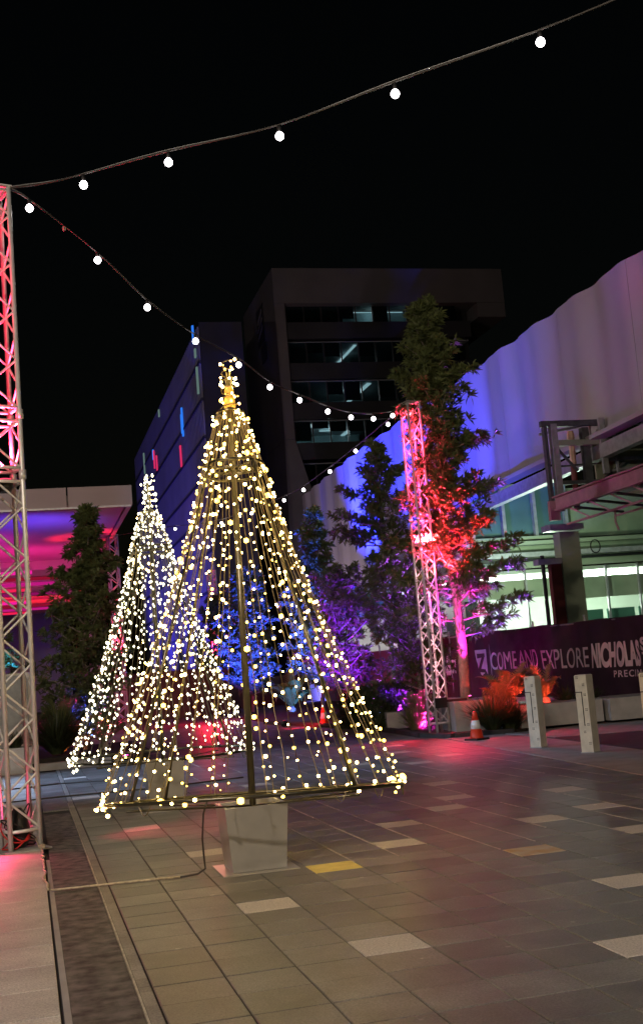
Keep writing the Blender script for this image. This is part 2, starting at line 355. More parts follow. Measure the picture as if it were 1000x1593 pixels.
    def leaf(s, p, d, L, w, droop=0.15):
        p = Vector(p); d = d.normalized(); side = d.cross(Vector((rnd(-.4,.4), rnd(-.4,.4), 1)))
        if side.length < 1e-3: side = Vector((1, 0, 0))
        side.normalize(); n = len(s.v)
        mid = p + d * L * 0.5; tip = p + d * L - Vector((0, 0, L * droop))
        nn = side.cross(d) * (w * 0.25)
        s.v += [tuple(p), tuple(mid + side * w / 2 + nn), tuple(tip), tuple(mid - side * w / 2 + nn)]
        s.f += [(n, n+1, n+2), (n, n+2, n+3)]
        return s

def mesh_of(mb, name, material, inv=None, smooth=False):
    vs = mb.v
    if inv is not None:
        if isinstance(inv, Vector): vs = [(v[0]-inv.x, v[1]-inv.y, v[2]-inv.z) for v in vs]
        else: vs = [tuple(inv @ Vector(v)) for v in vs]
    me = bpy.data.meshes.new(name); me.from_pydata(vs, [], mb.f)
    if smooth: me.polygons.foreach_set("use_smooth", [True] * len(me.polygons))
    me.materials.append(material); me.update(); return me

def thing(name, label, cat, loc=(0,0,0), rot=(0,0,0), group=None):
    o = bpy.data.objects.new(name, None); col.objects.link(o); o.empty_display_size = 0.2
    o.location = loc; o.rotation_euler = rot
    o["label"] = label; o["category"] = cat
    if group: o["group"] = group
    return o
def part(name, mb, material, root, smooth=False, local=False, label=None, kind=None):
    inv = None
    if not local:
        mw = root.matrix_basis.copy(); p = root.parent
        while p: mw = p.matrix_basis @ mw; p = p.parent
        inv = mw.inverted()
    me = mesh_of(mb, name, material, inv, smooth)
    o = bpy.data.objects.new(name, me); col.objects.link(o); o.parent = root
    if label: o["label"] = label
    if kind: o["kind"] = kind
    return o
def solo(name, mb, material, label, cat, loc=(0,0,0), group=None, smooth=False, kind=None):
    me = mesh_of(mb, name, material, Vector(loc), smooth)
    o = bpy.data.objects.new(name, me); col.objects.link(o); o.location = loc
    if label: o["label"] = label
    if cat: o["category"] = cat
    if group: o["group"] = group
    if kind: o["kind"] = kind
    return o
def struct(name, mb, material, loc=(0,0,0), smooth=False):
    return solo(name, mb, material, None, None, loc, kind="structure", smooth=smooth)
def children_of(o): return [c for c in bpy.data.objects if c.parent == o]
def copy_tree(o, parent=None, kids=None):
    c = o.copy(); col.objects.link(c); c.parent = parent
    for ch in children_of(o): copy_tree(ch, c)
    return c
def in_view(p, marg=0.03):
    d = Vector(p) - EYE; z = d.dot(CF)
    if z < 0.5: return 0
    x = 0.5 + 1.85 * d.dot(CX) / z; y = 0.7965 - 1.85 * d.dot(CU) / z
    return z if (-marg < x < 1 + marg and -marg < y < 1.593 + marg) else 0

# ------------------------------------------------------------------ ground and paving
g = MB(); g.v = [(-600,-200,-0.03),(600,-200,-0.03),(600,900,-0.03),(-600,900,-0.03)]; g.f = [(0,1,2,3)]
struct("ground", g, M["asphalt"])
TX, TY, OX, OY = 0.3954, 0.4, 0.58, 0.286
pav = struct("plaza_paving", MB().bx(OX-0.005, 9.5, 0.3, 62, -0.026, -0.010), M["ground"])
light = {(2,20),(3,16),(6,14),(4,23),(6,25),(8,18),(7,28),(9,30),(10,32),(11,36),(2,27),(1,33),(2,37),(10,26),(13,31),(12,27),(13,44),(15,46),(11,46),(11,23),(0,54),(0,44),(15,54),(14,50),
         (4,39),(6,42),(3,50),(8,60),(5,66)}
rust = (8, 22)
far_d = MB(); far_l = MB(); grout = MB(); tiles = []
g_ = 0.005
for i in range(0, 22):
    for j in range(10, 150):
        x0 = OX + i*TX; y0 = OY + j*TY
        cx, cy = x0 + TX/2, y0 + TY/2
        xk = 7.14 + (cy - 13.3) * 0.068          # kerb line
        if x0 > xk + 0.1 or cy > 60: continue
        z = in_view((cx, cy, 0), 0.05)
        tiles.append((z if z else 999, i, j, x0, y0))
tiles.sort()
variants = {}
for n_, (z, i, j, x0, y0) in enumerate(tiles):
    dz = random.choice((-0.0012, 0, 0, 0.0012)); key = (dz, (i, j) in light or (i, j) == rust)
    isl = (i, j) in light
    if n_ < 300 and z < 900:
        mt = M["rust_paver"] if (i, j) == rust else M["glow_painted_paver"] if (i, j) == (4, 23) else (M["light_paver"] if isl else M["paver"])
        k = (dz, mt.name)
        if k not in variants:
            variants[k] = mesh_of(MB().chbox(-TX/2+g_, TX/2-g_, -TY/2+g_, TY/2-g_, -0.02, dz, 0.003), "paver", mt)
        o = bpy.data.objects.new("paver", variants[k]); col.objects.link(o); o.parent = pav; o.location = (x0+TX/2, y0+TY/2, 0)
    else:
        (far_l if isl or (i, j) == rust else far_d).chbox(x0+g_, x0+TX-g_, y0+g_, y0+TY-g_, -0.02, dz, 0.003)
part("distant_pavers", far_d, M["paver"], pav, kind="stuff")
part("distant_pale_pavers", far_l, M["light_paver"], pav, kind="stuff")
# pale residue left lying in the long joints on the right
for i in range(4, 20):
    y = 9.5 + rnd(0, 1)
    while y < 27:
        L = rnd(0.4, 2.4)
        if random.random() < 0.62 and i >= 5 or random.random() < 0.2:
            grout.bx(OX+i*TX-0.008, OX+i*TX+0.008, y, min(y+L, 27), -0.009, 0.0016)
        y += L + rnd(0.1, 1.4)
part("joint_grout", grout, M["joint_white"], pav, kind="stuff")

# border of narrow pavers beside the long strip
bord = struct("paving_border", MB().bx(0.50, OX-0.006, 1, 40, -0.026, -0.010), M["ground"])
bm_v = [mesh_of(MB().chbox(-0.033, 0.033, -h/2+0.002, h/2-0.002, -0.02, 0.0, 0.002), "border_paver", M["border"]) for h in (0.22, 0.31, 0.4)]
y = 4.5; k = 0
while y < 19:
    q = random.randrange(3); h = (0.22, 0.31, 0.4)[q]
    o = bpy.data.objects.new("border_paver", bm_v[q]); col.objects.link(o); o.parent = bord; o.location = (0.539, y + h/2, 0); y += h
fb = MB()
while y < 36: fb.chbox(0.506, 0.572, y+0.002, y+0.398, -0.02, 0, 0.002); y += 0.4
part("distant_border_pavers", fb, M["border"], bord, kind="stuff")
struct("drain_strip", MB().bx(0.148, 0.488, 1, 16.2, -0.026, -0.004), M["aggregate"])
struct("pale_edge_strip", MB().bx(0.492, 0.503, 1, 17.5, -0.026, 0.002), M["edge"])
struct("pale_edge_strip", MB().bx(0.110, 0.146, 1, 12.0, -0.026, 0.0), M["kerb_conc"])
struct("pale_edge_strip", MB().bx(0.100, 0.108, 1, 12.6, -0.026, -0.016), M["seam"])
foot = struct("side_footpath", MB().bx(-6, 0.098, 1, 26, -0.028, -0.012), M["ground"])
sv = {}
for i in range(-4, 1):
    for j in range(9, 44):
        x0 = -0.522 + i*0.62; y0 = j*0.58 + 0.01; 
        if not in_view((x0+0.3, y0+0.3, 0), 0.15): continue
        if 0 not in sv: sv[0] = mesh_of(MB().chbox(-0.3075, 0.3075, -0.2875, 0.2875, -0.02, 0.0, 0.003), "paver", M["side_paver"])
        o = bpy.data.objects.new("paver", sv[0]); col.objects.link(o); o.parent = foot; o.location = (x0+0.3075, y0+0.29, 0)
# continuing cool-lit paving further left, past the strip
pl = MB()
for j in range(41, 60):
    pl.chbox(0.15, 0.498, OY+j*TY+0.004, OY+(j+1)*TY-0.004, -0.02, 0, 0.003)
solo("strip_pavers", pl, M["paver"], None, None, kind="structure")
# right hand footpath with kerb edge
def poly_sheet(pts, z0, z1):
    m = MB(); n = len(pts)
    for zz in (z0, z1): m.v += [(p[0], p[1], zz) for p in pts]
    m.f.append(tuple(range(n, 2*n)))
    for i in range(n): m.f.append((i, (i+1) % n, n+(i+1) % n, n+i))
    return m
struct("footpath", poly_sheet([(6.3, 1.0), (16, 1.0), (16, 15.2), (8.75, 16.0), (9.05, 20.3), (9.0, 22.2), (7.95, 22.6), (7.14, 13.3)], -0.03, 0.012), M["kerb_conc"])
struct("footpath_strip", poly_sheet([(8.77, 16.2), (13.5, 15.2), (13.5, 18.6), (9.2, 20.2)], -0.03, 0.006), M["asphalt"])
struct("footpath", poly_sheet([(9.25, 20.3), (13.5, 18.7), (13.5, 23), (9.1, 22.3)], -0.03, 0.009), M["kerb_conc"])
kb = thing("garden_kerb", "low dark kerb in front of the garden bed and lattice tower on the right", "kerb", (7.9, 22.7, 0))
for a, b_ in (((9.3, 22.35), (8.15, 22.55)), ((8.13, 22.56), (7.82, 23.6)), ((7.82, 23.62), (7.95, 25.6)), ((7.95, 25.62), (8.0, 27.8)), ((8.0, 27.82), (7.9, 30)), ((7.9, 30.02), (7.5, 33)), ((7.5, 33.02), (7.0, 36))):
    part("kerb_stone", MB().beam((a[0], a[1], 0.03), (b_[0], b_[1], 0.03), 0.16, 0.12), M["asphalt"], kb)
struct("garden_bed", poly_sheet([(8.2, 22.7), (9.4, 22.5), (13, 23.0), (13, 60), (7.5, 60), (7.2, 34), (8.05, 27), (7.95, 23.6)], -0.03, 0.05), M["soil"])

# ------------------------------------------------------------------ far setting
# wavy white wall of the building on the right
def wall_x(y): 
    ph = (y - 29.86) / 3.15
    return 17.97 + 0.085 * math.sin(2*math.pi*ph + 1.3) + 0.035 * math.sin(2*math.pi*2*ph) + max(0, (y-62) * 0.035)
wall = thing("wavy_white_building", "tall pale building wall with a scalloped top edge on the right, lit in blue", "building", (18, 44, 0))
ys = [24 + i*0.35 for i in range(150)]
def wall_sheet(ylist, z0f, z1):
    m = MB()
    for y in ylist:
        x = wall_x(y); z0 = z0f(y)
        m.v += [(x, y, z0), (x, y, z1), (x+0.5, y, z0), (x+0.5, y, z1)]
    for i in range(len(ylist)-1):
        a = i*4; b_ = a+4
        m.f += [(a, a+1, b_+1, b_), (a+1, a+3, b_+3, b_+1), (a+2, b_+2, b_+3, a+3), (a, b_, b_+2, a+2)]
    e = (len(ylist)-1)*4; m.f += [(0, 2, 3, 1), (e, e+1, e+3, e+2)]
    return m
seam_y = [30.9, 35.9, 40.8, 45.6, 50.5, 56.0, 61.5, 67.0]
edges = [24.0] + seam_y + [76.4]
def zlow(y): return 8.25 - 0.02*(y-30) if y < 47 else 0.0
for a, b_ in zip(edges[:-1], edges[1:]):
    n = max(3, int((b_-a)/0.10)); 
    if a < 47 < b_:
        l1 = [a+0.007 + (46.99-a-0.007)*i/14 for i in range(15)]; l2 = [47 + (b_-0.007-47)*i/34 for i in range(35)]
        part("wall_panel", wall_sheet(l1, zlow, 12.9), M["wall"], wall, smooth=False)
        part("wall_panel", wall_sheet(l2, zlow, 12.9), M["wall"], wall, smooth=False)
    else:
        ll = [a+0.007 + (b_-a-0.014)*i/n for i in range(n+1)]
        part("wall_panel", wall_sheet(ll, zlow, 12.9), M["wall"], wall)
part("wall_backing", wall_sheet([24 + i*0.35 for i in range(150)], lambda y: zlow(y)+0.05, 12.8), M["seam"], wall)
bk = bpy.data.objects["wall_backing"]; bk.location.x += 0.08
# flashing under the raised wall and the sloping eave
part("eave_flashing", MB().beam((17.7, 46.8, 7.75), (17.7, 24, 8.2), 0.5, 0.14), M["wall"], wall)
part("eave_beam", MB().beam((17.9, 46.8, 7.3), (17.9, 24, 7.75), 0.3, 0.45), M["steel"], wall)
# lower storeys under the raised wall
low = thing("unfinished_shopfront", "open unfinished lower storey with green lit ceiling behind the hoarding", "shopfront", (21, 46, 0))
part("glazed_box", MB().bx(17.6, 22.2, 45.6, 45.9, 6.3, 8.3), M["teal"], low)
for x in (18.0, 19.4, 20.8, 22.2):
    part("box_post", MB().bx(x-0.07, x+0.07, 45.35, 45.58, 6.2, 8.4), M["steel"], low)
for z in (6.15, 8.35):
    part("box_rail", MB().bx(17.4, 22.4, 45.3, 45.6, z-0.07, z+0.07), M["green"], low)
part("spandrel", MB().bx(17.2, 32, 45.7, 46.2, 4.95, 6.08), M["green"], low)
part("spandrel", MB().bx(16.9, 32, 45.2, 45.68, 5.35, 5.55), M["steel"], low)
part("spandrel", MB().bx(16.9, 32, 45.1, 45.68, 5.85, 6.0), M["green"], low)
part("shadow_gap", MB().bx(16.9, 32, 45.5, 45.69, 5.2, 5.3), M["black"], low)
part("upper_cladding", MB().bx(22.4, 32, 45.7, 46.0, 6.12, 8.2), M["green"], low)
part("ceiling", MB().bx(14.0, 34, 46.25, 58, 4.75, 4.9), M["room"], low)
part("back_wall", MB().bx(14.0, 34, 57.9, 58.2, 0, 4.7), M["room"], low)
part("floor", MB().bx(14.0, 34, 46.3, 58, 0, 0.05), M["kerb_conc"], low)
for k in range(4):
    part("light_panel", MB().bx(16.3+k*3.6, 18.4+k*3.6, 49.0, 50.2, 4.66, 4.72), M["shoplight"], low)
    part("light_panel", MB().bx(16.3+k*3.6, 18.4+k*3.6, 53.5, 54.7, 4.66, 4.72), M["shoplight"], low)
part("bulkhead", MB().bx(22.3, 32, 46.3, 46.5, 3.55, 4.45), M["green"], low)
part("bulkhead", MB().bx(16, 21.6, 46.3, 46.5, 3.75, 4.5), M["green"], low)
for x in (18.6, 20.4, 22.6, 24.1, 25.6, 27.1):
    part("mullion", MB().bx(x-0.04, x+0.04, 46.05, 46.15, 0.3, 4.9), M["steel"], low)
for i, (x0, x1) in enumerate(((22.7, 24.0), (24.2, 25.5), (25.7, 27.0))):
    part("green_screen", MB().bx(x0, x1, 46.55, 46.6, 0.3, 3.05), mat("green_screen_mesh", (0.05, 0.16, 0.11), 0.7), low)
part("stacked_boxes", MB().bx(17.2, 18.4, 46.6, 47.4, 0.1, 3.1).bx(18.4, 18.9, 46.7, 47.3, 0.1, 2.7), M["black"], low)
# column in front
cl = thing("steel_clad_column", "grey green column with maroon strip standing behind the hoarding", "column", (17.5, 36, 0))
part("column_shaft", MB().bx(17.25, 17.95, 35.9, 36.4, 0, 5.35), M["green"], cl)
part("maroon_strip", MB().bx(16.85, 17.22, 35.95, 36.2, 0, 4.5), M["maroon"], cl)
part("downpipe", MB().tube([(16.55, 35.9, 0), (16.55, 35.9, 4.6)], 0.07), M["black"], cl)
part("pipe_head", MB().bx(16.35, 17.2, 35.8, 36.2, 4.3, 4.48), M["steel"], cl)
part("column_cap", MB().bx(16.9, 18.1, 35.8, 36.5, 5.4, 5.6), M["steel"], cl)
# steel frame and awning
fr = thing("post_and_beam_frame", "grey steel frame of posts and beams fixed below the wavy wall", "frame", (17, 33.6, 0))
part("post", MB().bx(15.98, 16.08, 33.55, 33.75, 5.65, 8.55), M["dsteel"], fr)
part("post", MB().bx(16.20, 16.40, 33.50, 33.72, 5.75, 8.50), M["steel"], fr)
part("beam", MB().bx(15.9, 21.5, 33.52, 33.70, 8.42, 8.60), M["dsteel"], fr)
part("beam", MB().bx(16.42, 21.5, 33.50, 33.66, 7.80, 7.97), M["green"], fr)
part("beam", MB().bx(16.42, 18.0, 33.72, 33.86, 6.60, 6.72), M["dsteel"], fr)
part("duct", MB().tube([(16.98, 33.8, 7.25), (16.98, 33.8, 8.3)], 0.10), M["copper"], fr)
part("duct_collar", MB().tube([(16.98, 33.8, 8.05), (16.98, 33.8, 8.22)], 0.13), M["copper"], fr)
part("duct", MB().tube([(16.98, 33.85, 5.8), (16.98, 33.85, 7.2)], 0.09), M["maroon"], fr)
part("post", MB().bx(17.35, 17.60, 33.75, 33.95, 6.0, 8.4), M["dsteel"], fr)
part("post", MB().bx(17.78, 17.96, 33.36, 33.48, 6.85, 8.62), M["steel"], fr)
part("post", MB().bx(19.3, 19.45, 33.36, 33.48, 7.9, 8.9), M["steel"], fr)
part("brace", MB().beam((16.35, 33.6, 7.75), (17.0, 33.6, 7.0), 0.07), M["dsteel"], fr)
part("brace", MB().beam((17.6, 34.1, 6.4), (18.9, 34.1, 7.3), 0.09), M["dsteel"], fr)
part("back_panel", MB().bx(18.05, 22.0, 34.4, 34.5, 6.3, 7.4), M["green"], fr)
part("back_panel", MB().bx(18.05, 22.0, 34.45, 34.6, 7.45, 8.15), M["green"], fr)
part("shelf_beam", MB().bx(17.9, 22.0, 34.1, 34.4, 7.38, 7.48), M["steel"], fr)
for (a, b_, w_) in (((16.1,34.2,8.3),(19.8,34.2,8.9),.08), ((18.6,34.0,6.3),(18.6,34.0,8.4),.07), ((19.6,33.9,6.2),(19.6,33.9,8.4),.09), ((16.45,33.9,7.2),(17.8,33.9,7.25),.06), ((18.1,34.05,7.0),(21.5,34.05,7.35),.07), ((16.5,34.3,6.1),(18.4,34.3,6.5),.06), ((20.6,33.8,6.4),(20.6,33.8,8.4),.06), ((18.0,33.3,8.0),(21.4,33.3,8.05),.05)):
    part("strut", MB().beam(a, b_, w_), M["steel"] if w_ > .065 else M["dsteel"], fr)
part("pipe", MB().tube([(18.2,33.7,6.6),(19.5,33.7,6.75),(21.5,33.7,6.7)], 0.04, 8), M["copper"], fr)
aw = thing("steel_awning", "pinkish steel awning with trussed underside projecting below the grey frame", "awning", (16, 30, 5.8))
part("fascia_beam", MB().bx(15.98, 16.06, 22, 33.3, 5.78, 6.12), M["awn"], aw)
part("fascia_flange", MB().bx(15.88, 16.10, 22, 33.3, 6.125, 6.17), M["awn"], aw)
part("fascia_flange", MB().bx(15.90, 16.10, 22, 33.3, 5.72, 5.775), M["awn"], aw)
part("end_bracket", MB().bx(15.80, 16.12, 33.32, 33.48, 5.45, 6.05), M["awn"], aw)
part("lower_chord", MB().beam((16.45, 22, 5.38), (16.3, 33.3, 5.30), 0.06), M["awn"], aw)
part("lower_chord", MB().beam((17.3, 22, 5.35), (17.0, 31.5, 5.28), 0.05), M["awn"], aw)
for k in range(7):
    y = 32.6 - k*1.3
    part("web_bar", MB().beam((16.1, y, 5.72), (16.4, y-0.6, 5.36), 0.04), M["awn"], aw)
    part("cross_bar", MB().beam((16.1, y-0.3, 5.7), (17.8, y-0.1, 5.5), 0.07), M["dsteel"], aw)
part("deck", MB().bx(16.15, 18.2, 22, 33.0, 6.13, 6.2), M["dsteel"], aw)
part("hanging_wire", MB().tube([(16.5, 30.6, 5.3), (16.45, 30.55, 5.0), (16.5, 30.5, 4.75)], 0.03, 6), M["awn"], aw)
part("cable_coil", MB().tube([(17.0+0.16*math.cos(a), 33.0, 4.55+0.2*math.sin(a)) for a in [i*math.pi/8 for i in range(16)]], 0.018, 6, closed=True), M["black"], aw)

# concrete office tower
tw = thing("office_tower", "dim concrete office tower with lit windows behind the trees", "building", (19, 80, 0))
part("roof_slab", MB().bx(18.4, 36, 80, 91.5, 27.4, 30.0), M["bconc"], tw)
part("roof_wing", MB().bx(33.8, 36.0, 80.0, 91.5, 26.3, 27.38), M["bconc"], tw)
part("corner_pier", MB().bx(18.4, 19.15, 80, 91.5, 17.5, 27.38), M["bconc"], tw)
cp = MB(); cp.v = [(18.4,80,17.48),(19.15,80,17.48),(19.15,91.5,17.48),(18.4,91.5,17.48),(18.0,80.2,0),(23.6,80.2,0),(23.6,91.5,0),(18.0,91.5,0)]
cp.f = [(0,1,2,3),(4,7,6,5),(0,4,5,1),(1,5,6,2),(2,6,7,3),(3,7,4,0)]
part("splayed_pier", cp, M["bconc"], tw)
part("wall_emblem", MB().box((18.37, 85.0, 27.2), (0.05, 2.6, 2.8)), M["bdark"], tw)
for k in range(3):
    part("emblem_stroke", MB().beam((18.32, 86.0-k*0.1, 26.4+k*0.6), (18.32, 84.2, 27.0+k*0.6), 0.05, 0.25), M["bconc"], tw)
part("side_opening", MB().box((18.36, 84.2, 24.9), (0.06, 2.0, 1.2)), M["bdark"], tw)
part("dark_core", MB().bx(20.6, 33.6, 92.0, 92.5, 0, 27.3), M["bdark"], tw)
part("side_wall", MB().bx(33.3, 33.6, 82, 92, 0, 27.3), M["bdark"], tw)
floors = [26.1, 23.1, 20.2, 17.3, 14.2, 11.0]     # window sill heights
for q, zf in enumerate(floors):
    x1 = 33.2
    part("floor_slab", MB().bx(19.2, x1, 80.6, 92, zf-1.15, zf-0.75), M["bdark"], tw)
    part("balustrade", MB().bx(19.2, x1, 80.2, 80.45, zf-1.25, zf-0.05), M["bdark"], tw)
    part("ceiling", MB().bx(19.2, x1, 80.9, 92, zf+1.62, zf+1.7), mat("office_ceiling", (0.25, 0.26, 0.27), 0.8), tw)
    top = 1.3 if q == 0 else 1.6
    x = 19.35; kk = 0
    while x < x1 - 1:
        w = 1.25
        gl = part("window", MB().bx(x, x+0.07, 80.75, 80.9, zf-0.7, zf+top), M["bdark"], tw)
        part("pane", MB().bx(x+0.1, x+w, 80.80, 80.83, zf-0.7, zf+top), M["glass"], gl)
        if random.random() < 0.38:
            hb_ = rnd(0.5, 2.0)
            part("blind", MB().bx(x+0.12, x+w-0.02, 80.95, 80.97, zf+top-hb_, zf+top), M["bdark"], gl)
        x += w + 0.05; kk += 1
roomlit = mat("lit_office_wall", (0.30, 0.36, 0.37), 0.8)
part("office_partition", MB().bx(24.0, 29.5, 82.2, 82.3, 25.4, 27.35), roomlit, tw)
part("office_partition", MB().bx(22.4, 26.4, 87, 87.1, 19.4, 21.8), roomlit, tw)
part("office_partition", MB().bx(20.7, 25.6, 86.0, 86.1, 16.5, 18.9), roomlit, tw)
def strip(x0, y0, x1, y1, z, w=0.28):
    part("ceiling_light", MB().beam((x0, y0, z), (x1, y1, z), w, 0.05), M["tubelight"], tw)
strip(24.5, 81.3, 24.5, 88, 24.62, 0.22); strip(22.0, 88, 24.4, 88, 24.62, 0.3)
strip(25.3, 81.3, 25.3, 90, 21.72, 0.34); strip(22.6, 90, 25.2, 90, 21.72, 0.34)
strip(24.3, 81.3, 24.3, 90, 18.85, 0.34); strip(22.0, 84, 24.0, 84, 18.85, 0.3); strip(20.9, 81.6, 20.9, 88, 18.85, 0.3)
strip(24.8, 82.0, 28.6, 82.0, 27.3, 0.08)
for (x, y, z, e) in ((26, 81.6, 27.0, 10), (24.5, 83.5, 21.3, 26), (22.6, 83.5, 18.5, 42), (24.5, 84, 24.2, 5), (28.4, 81.3, 26.9, 3)):
    point("office_lamp_light", (x, y, z), e*1.3, (0.72, 0.93, 1.0), 0.3)

# ribbed building lit blue behind the big lit tree
fb_ = thing("ribbed_building", "long ribbed facade washed in blue light behind the lit cone trees", "building", (12, 75, 0))
part("wall", MB().bx(12.25, 14.8, 75.2, 122, 0, 24.4), M["fdark"], fb_)
part("end_wall", MB().bx(12.1, 14.9, 74.9, 75.18, 0, 24.5), M["bdark"], fb_)
ribs = MB(); yy = 75.3
while yy < 122:
    ribs.bx(12.0, 12.24, yy, yy+0.26, 0, 24.3); yy += 0.62
part("facade_ribs", ribs, M["facade"], fb_, kind="stuff")
for z in (4.5, 7.0, 9.5, 12.0, 14.45, 16.9, 19.4, 21.9):
    part("floor_band", MB().bx(11.95, 12.3, 75.1, 122, z-0.09, z+0.09), M["fdark"], fb_)
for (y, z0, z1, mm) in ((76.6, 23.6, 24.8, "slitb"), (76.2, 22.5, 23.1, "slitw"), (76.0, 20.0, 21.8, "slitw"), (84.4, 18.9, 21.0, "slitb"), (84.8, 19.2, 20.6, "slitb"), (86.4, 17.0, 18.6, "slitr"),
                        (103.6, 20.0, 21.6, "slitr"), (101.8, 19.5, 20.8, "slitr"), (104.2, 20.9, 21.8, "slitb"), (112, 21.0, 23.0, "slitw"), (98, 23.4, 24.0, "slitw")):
    part("reflection_slit", MB().bx(11.88, 11.99, y, y+0.30, z0, z1), M[mm], fb_)  # glowing slits put in for reflections on the glass

# flat canopy on the left
cn = thing("entrance_canopy", "flat roofed canopy at left with pink and violet lit soffit", "canopy", (0, 36, 0))
for x0, x1 in ((-13, -8.05), (-8, -3.05), (-3, 1.45), (1.5, 3.4)):
    part("fascia_panel", MB().bx(x0, x1, 36.0, 36.15, 6.92, 7.52), M["canopy"], cn)
part("fascia_side", MB().bx(3.25, 3.4, 36.17, 86, 6.92, 7.5), M["canopy"], cn)
part("soffit", MB().bx(-13, 3.24, 36.17, 86, 6.98, 7.3), M["soffit"], cn)
part("edge_trim", MB().bx(-13, 3.36, 35.96, 36.1, 6.86, 6.915), M["alu"], cn)
for k in range(11):
    y = 51.5 + k*3.0
    part("ceiling_beam", MB().bx(-13, 3.1, y, y+0.35, 6.60, 6.975), M["soffit"], cn)
for k, y in enumerate((51.3, 54.4, 57.2, 60.4, 63.2, 66.4, 69.2, 72.4, 75.2, 78.4)):
    part("light_strip", MB().bx((-10, -4, -12)[k % 3], (0.5, 2.9, 1.6)[k % 3], y, y+0.16, 6.42, 6.56), emat("canopy_strip_glow", (1.0, 0.02, 0.10) if k % 2 else (1.0, 0.02, 0.40), (0.85, 0.25, 0.5)[k % 3]), cn)
part("back_wall", MB().bx(-13, 3.2, 86.02, 86.4, 0, 7.4), M["soffit"], cn)
for x in (-5.5, 2.6):
    part("column", MB().tube([(x, 46, 0), (x, 46, 6.97)], 0.22, 12), M["soffit"], cn)

# ------------------------------------------------------------------ lattice towers
def truss(loc, h, size, rot, label, uplight="redlens", group="lattice light towers", detail=True):
    t = thing("lattice_tower", label, "lattice tower", loc, (0, 0, rot), group)
    s = size / 2; cr = 0.026 if detail else 0.035
    nch = 10 if detail else 5
    sec = [0.16] + [z for z in (3.9, 4.56) if z < h] + [h]
    corners = [(-s, -s), (s, -s), (s, s), (-s, s)]
    for x, y in corners:
        part("chord", MB().tube([(x, y, 0.02), (x, y, h)], cr, nch), M["alu"], t, smooth=True, local=True)
    step = 0.285
    for f in range(4):
        a = corners[f]; b = corners[(f+1) % 4]; m = MB()
        for z0, z1 in zip(sec[:-1], sec[1:]):
            L = z1 - z0 - 0.12; n = max(2, round(L/step)); st = L/n
            for k in range(n):
                p, q = (a, b) if (k + f // 2) % 2 else (b, a)
                zz = z0 + 0.06 + k*st
                m.tube([(p[0], p[1], zz), (q[0], q[1], zz+st)], 0.013 if detail else 0.02, 6, cap=False)
        part("lattice_bars", m, M["alu"], t, smooth=True, local=True)
        for z in sec:
            for dz in ((-0.075, 0.075) if 0.2 < z < h else ((0.04,) if z < 1 else (-0.04,))):
                part("horizontal_bar", MB().tube([(a[0], a[1], z+dz), (b[0], b[1], z+dz)], 0.018, 8), M["alu"], t, smooth=True, local=True)
    for z in sec[1:-1]:
        for x, y in corners:
            part("coupler", MB().tube([(x, y, z-0.05), (x, y, z+0.05)], cr+0.012, 10), M["alu"], t, smooth=True, local=True)
    part("base_plate", MB().bx(-s-0.09, s+0.09, -s-0.09, s+0.09, 0.0, 0.018), M["steel"], t, local=True)
    part("top_plate", MB().bx(-s-0.03, s+0.03, -s-0.03, s+0.03, h, h+0.015), M["alu"], t, local=True)
    return t
TL = (-0.12, 13.0, 0.0); HT = 7.12
t1 = truss(TL, HT, 0.31, R(18), "tall lattice tower at the left edge with pink light inside, nearest the camera")
t2 = truss((8.36, 24.05, 0.03), 7.08, 0.30, R(14), "tall lattice tower glowing red at its top in front of the strap leaved tree")
t3 = truss((3.35, 44.2, 0.0), 7.0, 0.32, R(10), "small far lattice tower glowing red behind the left cone tree", detail=False)
t4 = truss((9.5, 60.5, 0.0), 6.9, 0.36, R(10), "farthest red lattice tower seen between the two lit cone trees", detail=False)
for nm, l in (("truss_uplight", (3.35, 44.2, 2.4)), ("truss_uplight", (9.5, 60.5, 2.2))):
    spot(nm, l, (l[0], l[1], 8), 2200, RED, 60, 0.5, 0.05)
# lamp heads inside the towers
def lamp_head(loc, rot, lens, label, up=True, size=0.1):
    t = thing("uplight", label, "uplight", loc, rot)
    part("housing", MB().lathe((0,0,0), [(size*0.7, -size*1.3), (size, -size*0.9), (size, 0)], 14), M["black"], t, smooth=False, local=True)
    part("lens", MB().lathe((0,0,0), [(size*0.85, 0.002), (size*0.8, 0.012)], 14), M[lens], t, local=True)
    return t
lamp_head((-0.12, 13.0, 3.86), (0, 0, R(18)), "redlens", "round lamp glowing pink inside the left lattice tower")
lamp_head((8.36, 24.05, 3.86), (0, 0, 0), "redlens", "round red lamp inside the lattice tower by the planter")
lamp_head((-0.20, 13.12, 0.22), (R(-20), 0, 0), "maglens", "small pink lamp at the foot of the left lattice tower", size=0.06)
lamp_head((8.98, 23.72, 0.74), (R(-15), 0, 0), "maglens", "pink spotlight at the foot of the strap leaved tree", size=0.035)
lamp_head((8.52, 25.15, 0.12), (R(-30), 0, 0), "maglens", "pink garden spotlight among the fan leaves behind the tower", size=0.05)
lamp_head((8.75, 29.5, 0.30), (R(-30), 0, 0), "bluelens", "blue garden spotlight beside the hedge", size=0.07)
lamp_head((6.6, 31.4, 0.22), (R(-30), 0, 0), "redlens", "red lamp glowing at the left end of the hedge", size=0.09)
lamp_head((1.9, 24.9, 0.12), (R(-20), 0, R(20)), "maglens", "pink spotlight shining out at the left foot of the rear cone tree", size=0.08)

# black strap box on right tower
bxb = thing("control_box", "black control box strapped to the foot of the red lattice tower", "box", (8.36, 23.9, 0.7))
part("case", MB().bx(8.24, 8.50, 23.80, 23.90, 0.55, 0.76), M["black"], bxb)
part("strap", MB().bx(8.5, 8.95, 23.82, 23.84, 0.66, 0.71), M["black"], bxb)
